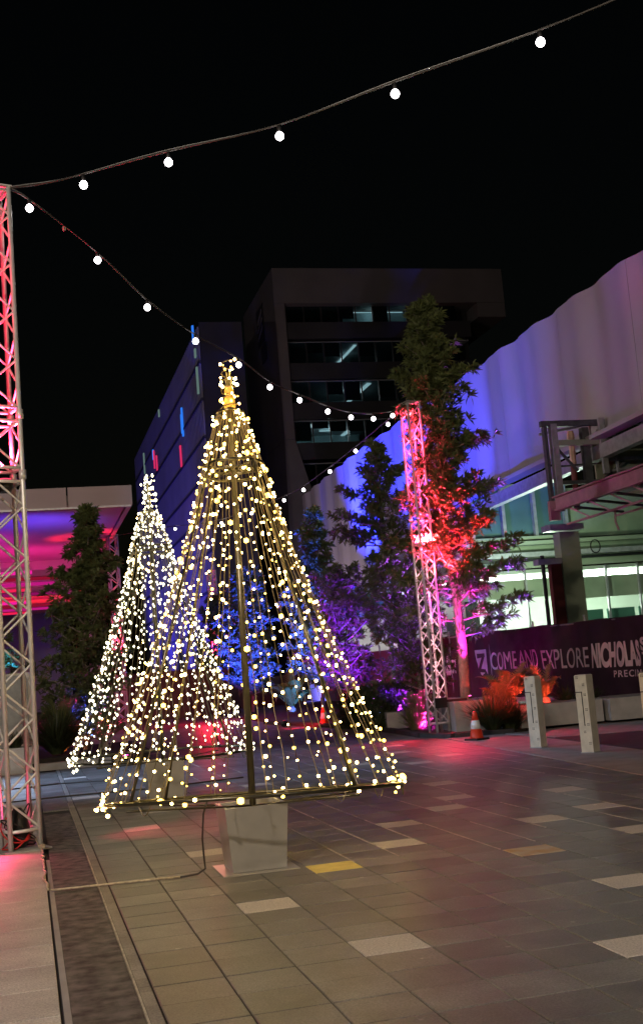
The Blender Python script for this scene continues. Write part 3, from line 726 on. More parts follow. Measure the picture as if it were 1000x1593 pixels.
# bag with cable bundle in the left tower foot
bag = thing("cable_bundle", "black cable bundle and bag lying inside the foot of the left lattice tower", "cables", (-0.12, 13.0, 0.02))
bgm = MB().lathe((-0.14, 13.02, 0.02), [(0.06,0.0), (0.11,0.06), (0.115,0.2), (0.09,0.33), (0.04,0.40)], 14)
part("bag", bgm, M["black"], bag, smooth=True)
for k in range(9):
    c = (-0.14+rnd(-.04,.04), 13.0+rnd(-.05,.05)); r0 = rnd(0.09, 0.15); ph = rnd(0, 6); tl = rnd(.05,.22); zz = rnd(0.06, 0.3)
    part("cable_loop", MB().tube([(c[0]+r0*math.cos(a), c[1]+r0*0.8*math.sin(a), max(0.03, zz+tl*math.sin(a+ph))) for a in [i*math.pi/10 for i in range(20)]], 0.008, 6, closed=True), M["black"] if k % 3 else mat("red_cable", (0.5, 0.02, 0.02), 0.5), bag, smooth=True)
# cables
def sag(a, b, n, s):
    a = Vector(a); b = Vector(b)
    return [a.lerp(b, i/n) - Vector((0, 0, s*4*(i/n)*(1-i/n))) for i in range(n+1)]
cb = MB().tube([(1.40, 9.93, 0.62), (1.36, 9.95, 0.50), (1.345, 10.0, 0.30), (1.36, 10.08, 0.12), (1.37, 10.12, 0.04), (1.30, 10.08, 0.012), (1.15, 10.04, 0.01)], 0.008, 8)
pc = thing("power_cable", "dark and pale power cable running from the front pot across the paving", "cable", (1.3, 10.0, 0))
part("dark_lead", cb, M["dcable"], pc, smooth=True)
part("pale_lead", MB().tube([(1.15,10.04,0.010),(0.95,10.08,0.010),(0.75,10.11,0.010),(0.5,10.12,0.012),(0.3,10.14,0.012),(0.12,10.17,0.010)], 0.009, 8), M["cable"], pc, smooth=True)
pc2 = thing("taped_cable", "pale taped cable running along the paving edge to the left tower", "cable", (0.1, 11, 0))
pts = [(0.10,10.2,0.012)]
yy = 10.2
while yy < 12.6:
    yy += 0.12; pts.append((0.085+rnd(-.018,.018), yy, 0.012+rnd(0,.012)))
pts += [(0.06,12.8,0.03), (0.03,12.92,0.10)]
part("lead", MB().tube(pts, 0.010, 7), M["cable"], pc2, smooth=True)
part("plug", MB().box((0.09, 12.72, 0.05), (0.03, 0.06, 0.035), rz=0.4), M["cable"], pc2)
solo("ground_cable", MB().tube([(-3, 18.3, 0.012), (-1, 18.42, 0.012), (0.6, 18.5, 0.012), (1.8, 18.3, 0.012), (3.2, 18.6, 0.012)], 0.012, 6), M["dcable"], "thin cable lying across the paving behind the front cone tree", "cable", (0, 18.4, 0))
solo("ground_cable", MB().tube([(-2, 20.6, 0.012), (-0.4, 20.8, 0.012), (0.5, 21.0, 0.012), (1.2, 20.7, 0.012)], 0.014, 6), M["dcable"], "dark cable on blue lit paving behind the left tower", "cable", (0, 20.8, 0))

# ------------------------------------------------------------------ festoon strings
def festoon(name, label, A, B, bulbs, mids, r=0.043):
    """mids: points the cable passes; bulbs: bulb centres in metres"""
    t = thing(name, label, "string lights", A, (0,0,0), "festoon strings between the towers")
    pts = [A] + mids + [B]
    # smooth through
    P = [Vector(p) for p in pts]; out = []
    for i in range(len(P)-1):
        p0 = P[max(i-1,0)]; p1 = P[i]; p2 = P[i+1]; p3 = P[min(i+2,len(P)-1)]
        for k in range(5):
            u = k/5
            out.append(0.5*((2*p1)+(-p0+p2)*u+(2*p0-5*p1+4*p2-p3)*u*u+(-p0+3*p1-3*p2+p3)*u**3))
    out.append(P[-1])
    part("cable", MB().tube(out, 0.009, 6), M["dcable"], t, smooth=True)
    part("carrier_wire", MB().tube([p + Vector((0, 0, 0.012+0.007*math.sin(i*0.55))) for i, p in enumerate(out)], 0.005, 5), M["steel"], t, smooth=True)
    for b in bulbs:
        o = bpy.data.objects.new("bulb", bulb_mesh); col.objects.link(o); o.parent = t; o.location = Vector(b) - Vector(A)
        s = bpy.data.objects.new("socket", socket_mesh); col.objects.link(s); s.parent = o; s.location = (0, 0, 0.05)
    return t
bp_ = [(0.001,-0.043),(0.018,-0.039),(0.034,-0.026),(0.043,-0.006),(0.041,0.014),(0.030,0.032),(0.018,0.044)]
bulb_mesh = mesh_of(MB().lathe((0,0,0), bp_, 14), "bulb", M["bulb"], smooth=True)
socket_mesh = mesh_of(MB().lathe((0,0,0), [(0.021,-0.008),(0.024,0.0),(0.022,0.05),(0.012,0.062)], 10), "socket", M["black"], smooth=True)
topL = (0.04, 12.95, 7.12); topR = (8.22, 23.95, 7.05)
Ab = [(0.85,12.27,6.89),(1.69,11.70,6.91),(2.72,11.00,6.90),(3.73,10.31,7.04),(4.91,9.51,7.19)]
festoon("festoon_string", "string of white bulbs rising to the upper right corner from the left tower", topL, (7.6, 7.7, 7.75), Ab + [(6.1,8.7,7.4)],
        [(0.45,12.6,7.04)] + [(x, y, z+0.12) for x, y, z in Ab] + [(6.1,8.7,7.53)])
Bb = [(0.30,13.25,7.02),(1.11,14.33,6.80),(1.79,15.23,6.48),(2.56,16.26,6.31),(3.36,17.33,6.24),(4.01,18.21,6.10),(4.71,19.14,6.09),(5.45,20.12,6.10),(6.14,21.04,6.18),(6.89,22.05,6.36),(7.61,23.01,6.62)]
festoon("festoon_string", "string of white bulbs sagging from left tower to red tower, past the cone tree tip", topL, topR, Bb, [(x, y, z+0.10) for x, y, z in Bb])
Cb = [(8.07,24.78,6.81),(7.71,26.28,6.51),(7.40,27.59,6.27),(7.06,29.03,6.07),(6.79,30.16,5.99),(6.3,32.2,5.96),(5.8,34.3,6.0),(5.35,36.2,6.15),(4.91,38.05,6.36),(4.4,40.2,6.55)]
festoon("festoon_string", "string of small far bulbs dropping leftwards from the red tower behind the cone trees", topR, (3.4, 44.0, 6.95), Cb, [(x, y, z+0.10) for x, y, z in Cb])
tape = solo("cable_tag", MB().box((0.70, 13.8, 6.995), (0.03, 0.03, 0.045), rz=0.7), M["edge"], "yellow tag on the festoon cable near the left tower", "tag", (0.70, 13.8, 6.93))

# ------------------------------------------------------------------ lit cone trees
def cone_tree(loc, lean, label, warm, nstr, rb, zt, seed, parts_max, group="cone trees made of light strings", sp=0.10, gold=0.12, br=0.0165):
    random.seed(seed)
    t = thing("light_cone_tree", label, "light tree", loc, lean, group)
    z0 = 0.60; zr = zt - 1.0; rr = 0.27; zn = zt - 0.50; rn = 0.12
    fm = M["fmetal"]; wm = M["fwire"] if warm else M["fwire2"]
    def prof(u):             # u 0 at base ring .. 1 at top ring
        return rr + (rb - rr) * (1-u)**1.18
    part("mast", MB().tube([(0,0,0.30), (0,0,zt-0.12)], 0.030, 12), fm, t, smooth=True, local=True)
    ring = lambda r, z, n: [(r*math.cos(2*math.pi*i/n), r*math.sin(2*math.pi*i/n), z) for i in range(n)]
    part("base_ring", MB().tube(ring(rb, z0, 40), 0.016, 8, closed=True), fm, t, smooth=True, local=True)
    part("top_ring", MB().tube(ring(rr, zr, 24), 0.015, 8, closed=True), fm, t, smooth=True, local=True)
    part("top_ring", MB().tube(ring(rr*0.96, zr-0.07, 24), 0.012, 8, closed=True), fm, t, smooth=True, local=True)
    part("neck_ring", MB().tube(ring(rn, zn, 16), 0.012, 8, closed=True), fm, t, smooth=True, local=True)
    for k in range(4):
        a = k*math.pi/2 + 0.42
        part("leg", MB().tube([(rr*math.cos(a), rr*math.sin(a), zr), (rb*0.97*math.cos(a), rb*0.97*math.sin(a), z0)], 0.0135, 8), fm, t, smooth=True, local=True)
        part("spoke", MB().tube([(0.03*math.cos(a), 0.03*math.sin(a), z0-0.09), (rb*math.cos(a), rb*math.sin(a), z0-0.05)], 0.009, 8), fm, t, smooth=True, local=True)
    for k in range(4):
        a = k*math.pi/2 + 0.3
        part("spoke", MB().tube([(0.03*math.cos(a), 0.03*math.sin(a), zr-0.03), (rr*math.cos(a), rr*math.sin(a), zr-0.03)], 0.010, 6), fm, t, smooth=True, local=True)
    bulbs = []
    stems = MB()
    for s in range(nstr):
        a = 2*math.pi*(s + rnd(-.25,.25))/nstr
        tw = rnd(-.05,.05); low = rnd(-0.02, 0.03)
        pts = [(rn*math.cos(a), rn*math.sin(a), zn)]
        m_ = 9
        for i in range(m_+1):
            u = 1 - i/m_
            r_ = prof(u) + (rnd(-.012,.012)); aa = a + tw*(1-u) + rnd(-.01,.01)
            pts.append((r_*math.cos(aa), r_*math.sin(aa), z0 + low + (zr - z0)*u))
        part("light_string", MB().tube(pts, 0.0038, 5, cap=False), wm, t, local=True)
        P = [Vector(p) for p in pts]; d_ = rnd(0, sp)
        for i in range(len(P)-1):
            seg = P[i+1]-P[i]; L = seg.length
            while d_ < L:
                q = P[i] + seg*(d_/L)
                out = Vector((q.x, q.y, 0)); out = out.normalized() if out.length > 0 else out
                tan = Vector((-out.y, out.x, 0))
                off = out*rnd(-.012,.03) + tan*rnd(-.035,.035) + Vector((0,0,rnd(-.015,.02)))
                bulbs.append((q+off, 1.0))
                stems.tube([q, q+off], 0.003, 4, cap=False)
                d_ += sp*rnd(0.6, 1.45)*(1.0 if i > 1 else 1.3)
            d_ -= L
    # top column of lights
    hl = MB()
    turns = [(0.085*(1-0.35*(k/60))*math.cos(k*0.62), 0.085*(1-0.35*(k/60))*math.sin(k*0.62), zn + 0.5*k/60) for k in range(61)]
    part("top_spiral_wire", MB().tube(turns, 0.005, 5), wm, t, local=True)
    for k in range(0, 61, 1 if not warm else 2):
        p = Vector(turns[k]); bulbs.append((p*1.0 + Vector((rnd(-.035,.035), rnd(-.035,.035), rnd(-.02,.02))), 1.15))
    # surplus lights hanging in bunches along the base ring
    for k in range(48):
        a = rnd(0, 2*math.pi) if k < 30 else random.choice((math.pi + rnd(-.22,.12), rnd(-.16,.12)))
        p = Vector((rb*math.cos(a), rb*math.sin(a), z0)) + Vector((rnd(-.05,.05), rnd(-.05,.05), rnd(-0.10, 0.06) if k > 29 else rnd(-.03,.05)))
        bulbs.append((p, 1.1)); stems.tube([(rb*math.cos(a), rb*math.sin(a), z0), p], 0.003, 4, cap=False)
    part("bulb_stems", stems, wm, t, local=True, kind="stuff")
    # hanging loops of spare wire
    for a0 in (-1.35, -1.0, -2.6, -0.5):
        L = MB().tube([(rb*math.cos(a0+0.10*i/6), rb*math.sin(a0+0.10*i/6), z0-0.02-0.07*math.sin(math.pi*i/6)) for i in range(7)], 0.005, 5)
        part("wire_loop", L, wm, t, local=True)
    random.shuffle(bulbs)
    M4 = t.matrix_basis
    bulbs.sort(key=lambda b: (M4 @ b[0]).y > loc[1] + 0.3)
    meshes = {}
    rest = {}
    for n_, (p, s_) in enumerate(bulbs):
        g = random.random()
        kind_ = ("gold" if g < gold else "warm") if warm else ("warm" if g < gold else "cool")
        size = br * s_ * random.choice((0.6, 0.75, 0.9, 1.0, 1.15, 1.45)) * (1.7 if (kind_ == "gold" and random.random() < 0.35) else 1.0)
        if n_ < parts_max:
            key = (kind_, round(size/0.003))
            if key not in meshes: meshes[key] = mesh_of(MB().ico((0,0,0), size), "bulb", M[kind_], smooth=True)
            o = bpy.data.objects.new("bulb", meshes[key]); col.objects.link(o); o.parent = t; o.location = p
        else:
            rest.setdefault(kind_, MB()).octa(p, size) if not warm else rest.setdefault(kind_, MB()).ico(p, size)
    for k_, mb in rest.items():
        part({"gold": "golden_bulbs", "warm": "warm_bulbs", "cool": "pale_bulbs"}[k_], mb, M[k_], t, local=True, kind="stuff", smooth=True)
    return t
ct1 = cone_tree((1.79, 10.08, 0), (R(-4.6), R(2.2), 0.1), "tall golden cone tree of light strings on the nearest white pot", True, 34, 1.27, 4.47, 11, 300, sp=0.130, gold=0.28, br=0.0110)
tp = MB().lathe((0,0,0), [(0.0,0.19),(0.035,0.12),(0.02,0.10),(0.05,0.03),(0.03,0.0),(0.06,-0.07)], 10)
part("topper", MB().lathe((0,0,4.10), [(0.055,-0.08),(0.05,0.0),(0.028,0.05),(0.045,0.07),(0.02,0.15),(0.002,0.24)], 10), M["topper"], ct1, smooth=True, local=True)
ct2 = cone_tree((1.76, 16.55, 0), (0, R(0.5), 0.3), "paler cone tree of light strings standing behind at left", False, 36, 1.24, 4.45, 23, 0, sp=0.115, gold=0.10, br=0.0138)
random.seed(99)

def pot(x, y, label):
    t = thing("square_pot", label, "pot", (x, y, 0), (0,0,0), "white pots under the cone trees")
    m = MB(); n = 0
    for (h, z) in ((0.222, 0.012), (0.262, 0.53)):
        m.v += [(-h,-h,z),(h,-h,z),(h,h,z),(-h,h,z)]
    for h, z in ((0.235, 0.53), (0.23, 0.45)): m.v += [(-h,-h,z),(h,-h,z),(h,h,z),(-h,h,z)]
    for l in (0, 4, 8):
        for i in range(4):
            j = (i+1) % 4; m.f.append((l+i, l+j, l+4+j, l+4+i))
    m.f.append((12,13,14,15)); m.f.append((3,2,1,0))
    part("pot_body", m, M["pot"], t, local=True)
    part("base_plate", MB().chbox(-0.315, 0.315, -0.315, 0.315, 0.0, 0.010, 0.002), M["pot"], t, local=True)
    return t
pot(1.785, 10.10, "glossy white tapered pot under the nearest cone tree, cable at its side")
pot(1.76, 16.55, "white pot seen through the strings, under the rear left cone tree")

# ------------------------------------------------------------------ foliage
def tuft(m, c, d, n, L, w, spread=1.0):
    for _ in range(n):
        v = Vector((rnd(-1,1), rnd(-1,1), rnd(-.7,1)))
        dd = (d.normalized()*0.75 + v.normalized()*spread)
        if dd.length < 0.1: continue
        m.leaf(c, dd, L*rnd(.7,1.15), w*rnd(.8,1.2))
def strap_tree(name, label, base, top, prof, nb, group=None, L=0.20, w=0.045, tufts=8, nleaf=11, explicit=(), trunk_r=0.075, trunkleaf=True, limb=None, seed=1, clear=0.25):
    random.seed(seed)
    base = Vector(base); top = Vector(top); H_ = (top-base).length
    t = thing(name, label, "tree", tuple(base), (0,0,0), group)
    bend = [base.lerp(top, i/8) + Vector((0.05*math.sin(i*1.3), 0.05*math.cos(i*1.7), 0))*(1 if 0 < i < 8 else 0) for i in range(9)]
    def ax(u): 
        k = min(7, int(u*8)); return bend[k].lerp(bend[k+1], u*8-k)
    part("trunk", MB().tube(bend, [trunk_r*(1-0.85*i/8) for i in range(9)], 9), M["bark"], t, smooth=True)
    limbs = MB(); lv = MB()
    br = []
    for i in range(nb):
        u = clear + (1-clear)*(i+rnd(0,1))/nb
        a = i*2.4 + rnd(-.5,.5); r_ = prof(u)*rnd(.5, 1.22)
        br.append((u, a, r_))
    for u, a, r_ in br:
        p = ax(min(u, .995)); d = Vector((math.cos(a), math.sin(a), 0.35 + 0.5*u)); e = p + d.normalized()*r_ * 1.08
        br_pts = [p, p.lerp(e, .5) - Vector((0,0,0.04*r_)), e]
        limbs.tube(br_pts, [0.022, 0.014, 0.007], 5, cap=False)
        for k in range(tufts):
            s_ = 0.28 + 0.72*(k+rnd(0,.8))/tufts
            for _q in range(2):
                c = p.lerp(e, min(1, s_)) + Vector((rnd(-1,1), rnd(-1,1), rnd(-.6,1)))*0.15*(0.6+r_*0.5)
                tuft(lv, c, d, nleaf, L, w)
    for e in explicit:
        e = Vector(e); p = ax(max(0.1, min(.97, (e.z - base.z - 0.25*abs((e-ax(.5)).xy.length)) / (top.z-base.z)))); d = e-p
        limbs.tube([p, p.lerp(e,.5)-Vector((0,0,.08)), e], [0.026, 0.016, 0.007], 5, cap=False)
        n = max(8, int(d.length*18))
        for k in range(n):
            s_ = 0.25+0.75*(k+rnd(0,1))/n
            tuft(lv, p.lerp(e, s_)+Vector((rnd(-1,1), rnd(-1,1), rnd(-.6,1)))*0.13, d, nleaf+2, L, w)
    n = int(H_*16)
    for k in range(n):
        u = rnd(0.10 if trunkleaf else clear, 1.0)
        tuft(lv, ax(min(.99,u)), Vector((rnd(-1,1), rnd(-1,1), 0.5)), 7, L*0.9, w)
    tuft(lv, top, Vector((0,0,1)), 16, L, w); 
    part("limbs", limbs, M["bark"], t, smooth=True)
    part("foliage", lv, M["leaf"], t, kind="stuff")
    return t
def lerp_prof(tab):
    def f(u):
        for (a, ra), (b, rb) in zip(tab[:-1], tab[1:]):
            if u <= b: return ra + (rb-ra)*(u-a)/(b-a) if u >= a else ra
        return tab[-1][1]
    return f
GT = "strap leaved trees in the garden bed"
strap_tree("strap_leaf_tree", "tallest strap leaved tree in a pale planter beside the red tower, trunk lit magenta", (9.12, 24.35, 0.62), (8.95, 24.3, 9.35),
    lerp_prof([(0, .2), (.22, 1.05), (.35, 1.15), (.5, 1.0), (.6, .7), (.68, .66), (.74, .85), (.84, .78), (.9, .55), (1, .12)]), 95, GT, seed=5, clear=0.22, L=0.21, w=0.05, trunk_r=0.12,
    explicit=[(8.15,24.2,7.75),(8.12,24.1,6.95),(10.0,24.2,7.9),(9.9,24.0,6.35),(10.32,24.4,6.35),(10.25,24.2,5.3),(10.69,24.2,4.0),(10.75,24.3,3.55),(10.6,24.1,2.75),(10.4,24.6,2.35),(7.7,24.5,4.1),(7.75,24.3,3.35),(8.1,24.9,2.6),(9.9,23.8,4.5),(9.6,23.7,3.1)])
strap_tree("strap_leaf_tree", "dark strap leaved tree left of the red tower against the blue wall", (9.55, 31.0, 0.4), (9.70, 31.0, 7.5),
    lerp_prof([(0, .4), (.2, 1.1), (.42, 1.0), (.52, .35), (.64, 1.15), (.70, 1.1), (.75, .3), (.82, 1.05), (.88, .35), (1, .15)]), 52, GT, seed=8, clear=0.2, L=0.21, w=0.05,
    explicit=[(8.42,31,6.3),(8.3,30.8,5.6),(8.5,31.2,5.0),(10.6,31.1,6.9),(10.5,30.7,6.2),(8.35,30.8,5.2),(10.7,31,5.0),(8.2,30.6,3.4),(10.9,30.8,3.4)])
strap_tree("leafy_tree", "dark tree lit blue standing between the front cone tree and the pale wall", (9.8, 40.0, 0.2), (9.95, 40.0, 6.9),
    lerp_prof([(0, .6), (.2, 1.3), (.5, 1.25), (.7, .75), (1, .2)]), 56, GT, seed=13, clear=0.08, L=0.27, w=0.08, tufts=7, nleaf=9)
strap_tree("leafy_tree", "bushy purple lit tree behind the foot of the red tower", (9.4, 28.4, 0.2), (9.5, 28.4, 3.9),
    lerp_prof([(0, .7), (.3, 1.15), (.6, 1.1), (.85, .8), (1, .4)]), 64, GT, seed=14, clear=0.12, L=0.15, w=0.04, tufts=8, nleaf=9, trunk_r=0.05)
strap_tree("leafy_tree", "low purple lit tree just left of the hedge against the pale wall", (8.9, 33.6, 0.2), (8.95, 33.6, 4.2),
    lerp_prof([(0, .6), (.3, 1.1), (.6, 1.15), (.85, .9), (1, .4)]), 60, GT, seed=15, clear=0.15, L=0.19, w=0.055, tufts=7, nleaf=9, trunk_r=0.05)
strap_tree("leafy_tree", "bright blue lit tree seen through the middle of the front cone tree", (8.3, 45.0, 0.1), (8.35, 45.0, 5.2),
    lerp_prof([(0, .6), (.3, 1.3), (.6, 1.3), (.85, .9), (1, .4)]), 56, GT, seed=16, clear=0.12, L=0.27, w=0.09, tufts=6, nleaf=9, trunk_r=0.07)
strap_tree("leafy_tree", "farthest cyan lit tree behind the cone trees", (9.0, 56.0, 0.1), (9.0, 56.0, 5.0),
    lerp_prof([(0, .6), (.3, 1.5), (.6, 1.4), (1, .5)]), 40, GT, seed=17, clear=0.12, L=0.32, w=0.11, tufts=6, nleaf=8)
strap_tree("dense_leafy_tree", "dense dark green tree left of the rear cone tree, in front of the pink canopy", (1.22, 27.0, 0.2), (1.50, 27.0, 5.45),
    lerp_prof([(0, .85), (.2, 1.1), (.45, 1.0), (.65, .75), (.8, .45), (.92, .25), (1, .1)]), 84, None, seed=18, clear=0.04, L=0.16, w=0.055, tufts=9, nleaf=11,
    explicit=[(0.75,27,4.1),(0.6,26.9,3.3),(2.2,27,4.3),(2.35,27,3.6)])
strap_tree("leafy_tree", "blue lit shrub tree behind the left tower at the frame edge", (-0.75, 29.6, 0.5), (-0.7, 29.6, 2.8),
    lerp_prof([(0, .6), (.5, .8), (1, .4)]), 18, None, seed=19, clear=0.1, L=0.16, w=0.06, tufts=5, nleaf=8, trunk_r=0.04)
random.seed(5)
def leaf_volume(cx, cy, z0, z1, rx, ry, n, L, w, shape=None):
    m = MB()
    for _ in range(n):
        a = rnd(0, 6.283); q = math.sqrt(rnd(0.25, 1.0)); u = random.random()
        lump = 1 + 0.16*math.sin(a*5+u*4) + 0.1*math.sin(a*11)
        sq = math.sqrt(max(0.05, 1 - (u*0.95)**3))
        c = Vector((cx + rx*q*lump*sq*math.cos(a), cy + ry*q*lump*sq*math.sin(a), z0 + (z1-z0)*u*(0.9+0.15*lump)))
        d = Vector((math.cos(a), math.sin(a), rnd(-.2, 1.2)))
        tuft(m, c, d, 3, L, w, 0.9)
    return m
hd = thing("hedge", "low dark green hedge at the kerb left of the red tower", "hedge", (8.6, 28.2, 0))
part("foliage", leaf_volume(8.45, 28.6, 0.0, 0.95, 0.85, 1.9, 2600, 0.14, 0.05), M["hleaf"], hd, kind="stuff")
part("stem", MB().tube([(8.45,28.4,0),(8.5,28.5,0.6)], 0.03, 7), M["bark"], hd)

def blade_bush(name, label, loc, n, L, w, group=None, spread=0.55, material=None, cat="plant"):
    m = MB()
    for _ in range(n):
        a = rnd(0, 6.283); e = rnd(0.1, 1.0); r0 = rnd(0, 0.12)
        d = Vector((math.cos(a)*spread*e, math.sin(a)*spread*e, 1)).normalized(); Lk = L*rnd(.7, 1.15)
        side = d.cross(Vector((0,0,1))); side = side.normalized() if side.length > 1e-3 else Vector((1,0,0))
        p = Vector(loc) + Vector((math.cos(a)*r0, math.sin(a)*r0, 0)); b0 = len(m.v); K = 4
        for k in range(K+1):
            u = k/K; ww = w*(1-u**2)*0.5 + 0.0008
            q = p + d*Lk*u + Vector((math.cos(a), math.sin(a), -0.9))*(Lk*0.42*e*u*u)
            m.v += [tuple(q+side*ww), tuple(q-side*ww)]
        for k in range(K): m.f.append((b0+2*k, b0+2*k+1, b0+2*k+3, b0+2*k+2))
    return solo(name, m, material or M["hleaf"], label, cat, loc, group)
frond_meshes = []
def frond_mesh(L, arch, material):
    m = MB(); rib = []
    K = 12
    for k in range(K+1):
        u = k/K; rib.append(Vector((L*u*math.cos(arch*u*0.9), 0, L*u*math.sin(0.95 - arch*u*0.8)*1.0)))
    m.tube(rib, [0.010*(1-.8*k/K) for k in range(K+1)], 4, cap=False)
    n = 15
    for k in range(2, n+1):
        u = k/n; i = min(K-1, int(u*K)); p = rib[i].lerp(rib[i+1], u*K-i); tdir = (rib[min(K,i+1)]-rib[i]).normalized()
        ll = 0.20*L*math.sin(math.pi*min(1, 0.15+u*0.9))+0.03
        for s in (-1, 1):
            d = Vector((0, s, 0)) + tdir*0.55 + Vector((0,0,0.15)); d.normalize()
            b0 = len(m.v); wd = tdir*0.032*L/0.9
            m.v += [tuple(p-wd), tuple(p+wd), tuple(p+d*ll)]; m.f.append((b0, b0+1, b0+2) if s > 0 else (b0+1, b0, b0+2))
    return mesh_of(m, "frond", material)
def cycad(label, loc, n, L, material=None, group="cycads in the garden bed", elev=(0.0, 0.75)):
    t = thing("cycad", label, "cycad", loc, (0,0,rnd(0,6)), group)
    fm_ = [frond_mesh(L*s, a, material or M["fleaf"]) for s, a in ((1.0,.9),(.85,1.1),(1.1,.7))]
    for k in range(n):
        o = bpy.data.objects.new("frond", random.choice(fm_)); col.objects.link(o); o.parent = t
        o.location = (0,0,0.12); o.rotation_euler = (rnd(-.2,.2), -rnd(*elev), k*2.399+rnd(-.2,.2))
    part("stem", MB().lathe((0,0,0), [(0.09,0),(0.11,0.08),(0.06,0.16)], 10), M["bark"], t, local=True)
    return t
cycad("large red lit cycad in front of the hoarding logo, left of the bollards", (9.75, 23.3, 0.45), 20, 0.95, elev=(0.0, 0.65))
cycad("orange lit cycad just above the striped cone bush", (9.35, 22.95, 0.40), 16, 0.70)
cycad("yellowish cycad nearest the first bollard behind the planter block", (10.35, 23.0, 0.45), 16, 0.8)
cycad("magenta lit cycad glowing behind the foot of the red tower", (8.62, 25.9, 0.08), 22, 0.85, elev=(-0.1, 0.8))
cycad("small cycad between the tower and the hedge", (8.9, 27.0, 0.2), 12, 0.8)
cycad("cyan lit cycad seen through the front cone tree near its mast", (7.85, 36.0, 0.3), 18, 1.2)
cycad("blue lit cycad by the hedge end under the purple tree", (9.2, 30.2, 0.6), 14, 0.8)
cycad("orange lit cycad behind the dark bush at left of the rear cone tree", (0.75, 26.3, 0.45), 14, 0.95)
cycad("red lit cycad beside the left foot of the rear cone tree", (1.55, 25.9, 0.25), 14, 0.8)
blade_bush("strap_bush", "red tipped strap leaved bush spilling over the kerb behind the traffic cone", (8.95, 22.55, 0.05), 520, 0.85, 0.030, None, 0.9)
blade_bush("strap_bush", "darker strap bush right of the traffic cone", (9.35, 22.6, 0.05), 420, 0.7, 0.028, None, 0.9)
blade_bush("strap_bush", "small magenta tinted strap bush left of the tower foot", (8.35, 25.6, 0.05), 220, 0.6, 0.03, None, 0.9, M["fleaf"])
blade_bush("grassy_bush", "round dark grassy bush left of the rear cone tree", (0.58, 25.6, 0.25), 900, 0.95, 0.022, None, 1.0)
blade_bush("grassy_bush", "small green tuft in the white planter behind the left tower", (-0.25, 25.0, 0.50), 200, 0.35, 0.02, None, 1.0)
for i, (x, y, s_) in enumerate(((11.0, 23.4, .42), (11.5, 23.3, .36), (10.8, 24.4, .5))):
    blade_bush("strap_bush", ("first low dark plant beneath the word EXPLORE", "second low dark plant under the bold hoarding word", "taller dark plant close to the hoarding behind the first bollard")[i], (x, y, 0.42), 160, s_, 0.02, "low plants in front of the hoarding", 1.0)

# ------------------------------------------------------------------ planters and blocks
def block(name, label, cat, pts, z0, z1, m_=None, group=None):
    c = (sum(p[0] for p in pts)/len(pts), sum(p[1] for p in pts)/len(pts), 0)
    return solo(name, poly_sheet(pts, z0, z1), m_ or M["concrete"], label, cat, c, group)
block("planter_block", "square pale concrete planter holding the tallest tree, lit pink", "planter", [(8.52,23.45),(9.62,23.3),(9.78,24.9),(8.7,25.0)], 0, 0.66)
block("planter_block", "long low concrete planter block behind the first two bollards", "planter", [(9.56,22.5),(11.26,22.3),(11.36,23.6),(9.72,23.8)], 0.06, 0.50, group="low concrete planter blocks")
block("planter_block", "low concrete planter block right of the gap behind the second bollard", "planter", [(11.36,22.18),(13.4,21.95),(13.5,23.2),(11.46,23.4)], 0.06, 0.50, group="low concrete planter blocks")
block("low_wall", "dark low garden wall between hedge and pale planter", "wall", [(8.0,26.6),(8.6,26.5),(8.7,27.0),(8.1,27.1)], 0, 0.42)
block("white_planter", "white rectangular planter with ribbed side behind the left tower", "planter", [(-0.85,24.6),(0.06,24.6),(0.06,25.3),(-0.85,25.3)], 0, 0.50, M["pot"])
block("garden_kerb", "low kerb under the grassy bush left of the rear cone tree", "kerb", [(0.12,24.7),(1.6,24.7),(1.6,24.95),(0.12,24.95)], 0, 0.14)
block("low_soil_bed", "raised bed under the dense left tree", "garden bed", [(0.1,24.97),(2.4,24.97),(2.4,29),(0.1,29)], 0, 0.22, M["soil"])
pn = thing("grey_cabinet", "pale grey cabinet behind the left tower at the frame edge", "cabinet", (-0.35, 27.4, 0))
part("door", MB().bx(-0.85, 0.05, 27.3, 27.34, 0.15, 1.95), M["steel"], pn)
part("case", MB().bx(-0.88, 0.10, 27.35, 27.8, 0.0, 2.0), M["pot"], pn)
# far boards and bits seen through the strings
fw = thing("timber_hoarding", "brown timber boards at the far end seen through the front cone tree", "fence", (10, 52, 0))
for k in range(9):
    part("board", MB().bx(7.4+k*0.5, 7.88+k*0.5, 51.9+rnd(0,.04), 52.0, 0.0, 1.35+rnd(-.03,.03)), M["wood"], fw)
rw = thing("reddish_low_wall", "low wall glowing dull red between the two cone trees", "wall", (5, 48, 0))
for k in range(6):
    part("panel", MB().bx(3.2+k*0.8, 3.97+k*0.8, 48, 48.2, 0, 1.9), M["wood"], rw)
sg = thing("low_canopy", "small pale green lit shop canopy under the purple trees", "canopy", (14.5, 50, 0))
part("roof_edge", MB().bx(13.4, 16.6, 50, 50.4, 3.55, 3.75), M["room"], sg)
part("window", MB().bx(13.5, 16.4, 50.5, 50.6, 3.8, 4.6), M["teal"], sg)
part("sill", MB().bx(13.4, 16.6, 50.3, 50.5, 4.62, 4.72), M["room"], sg)
ps = thing("pale_site_fence", "pale cloth covered site fence washed blue behind the hedge", "fence", (12.8, 40, 0))
for k in range(8):
    part("fence_panel", MB().bx(13.0, 13.04, 36.2+k*2.4, 38.5+k*2.4, 0.05, 2.0), M["wall"], ps)
    part("fence_post", MB().tube([(12.97, 36.1+k*2.4, 0), (12.97, 36.1+k*2.4, 2.2)], 0.03, 6), M["steel"], ps)

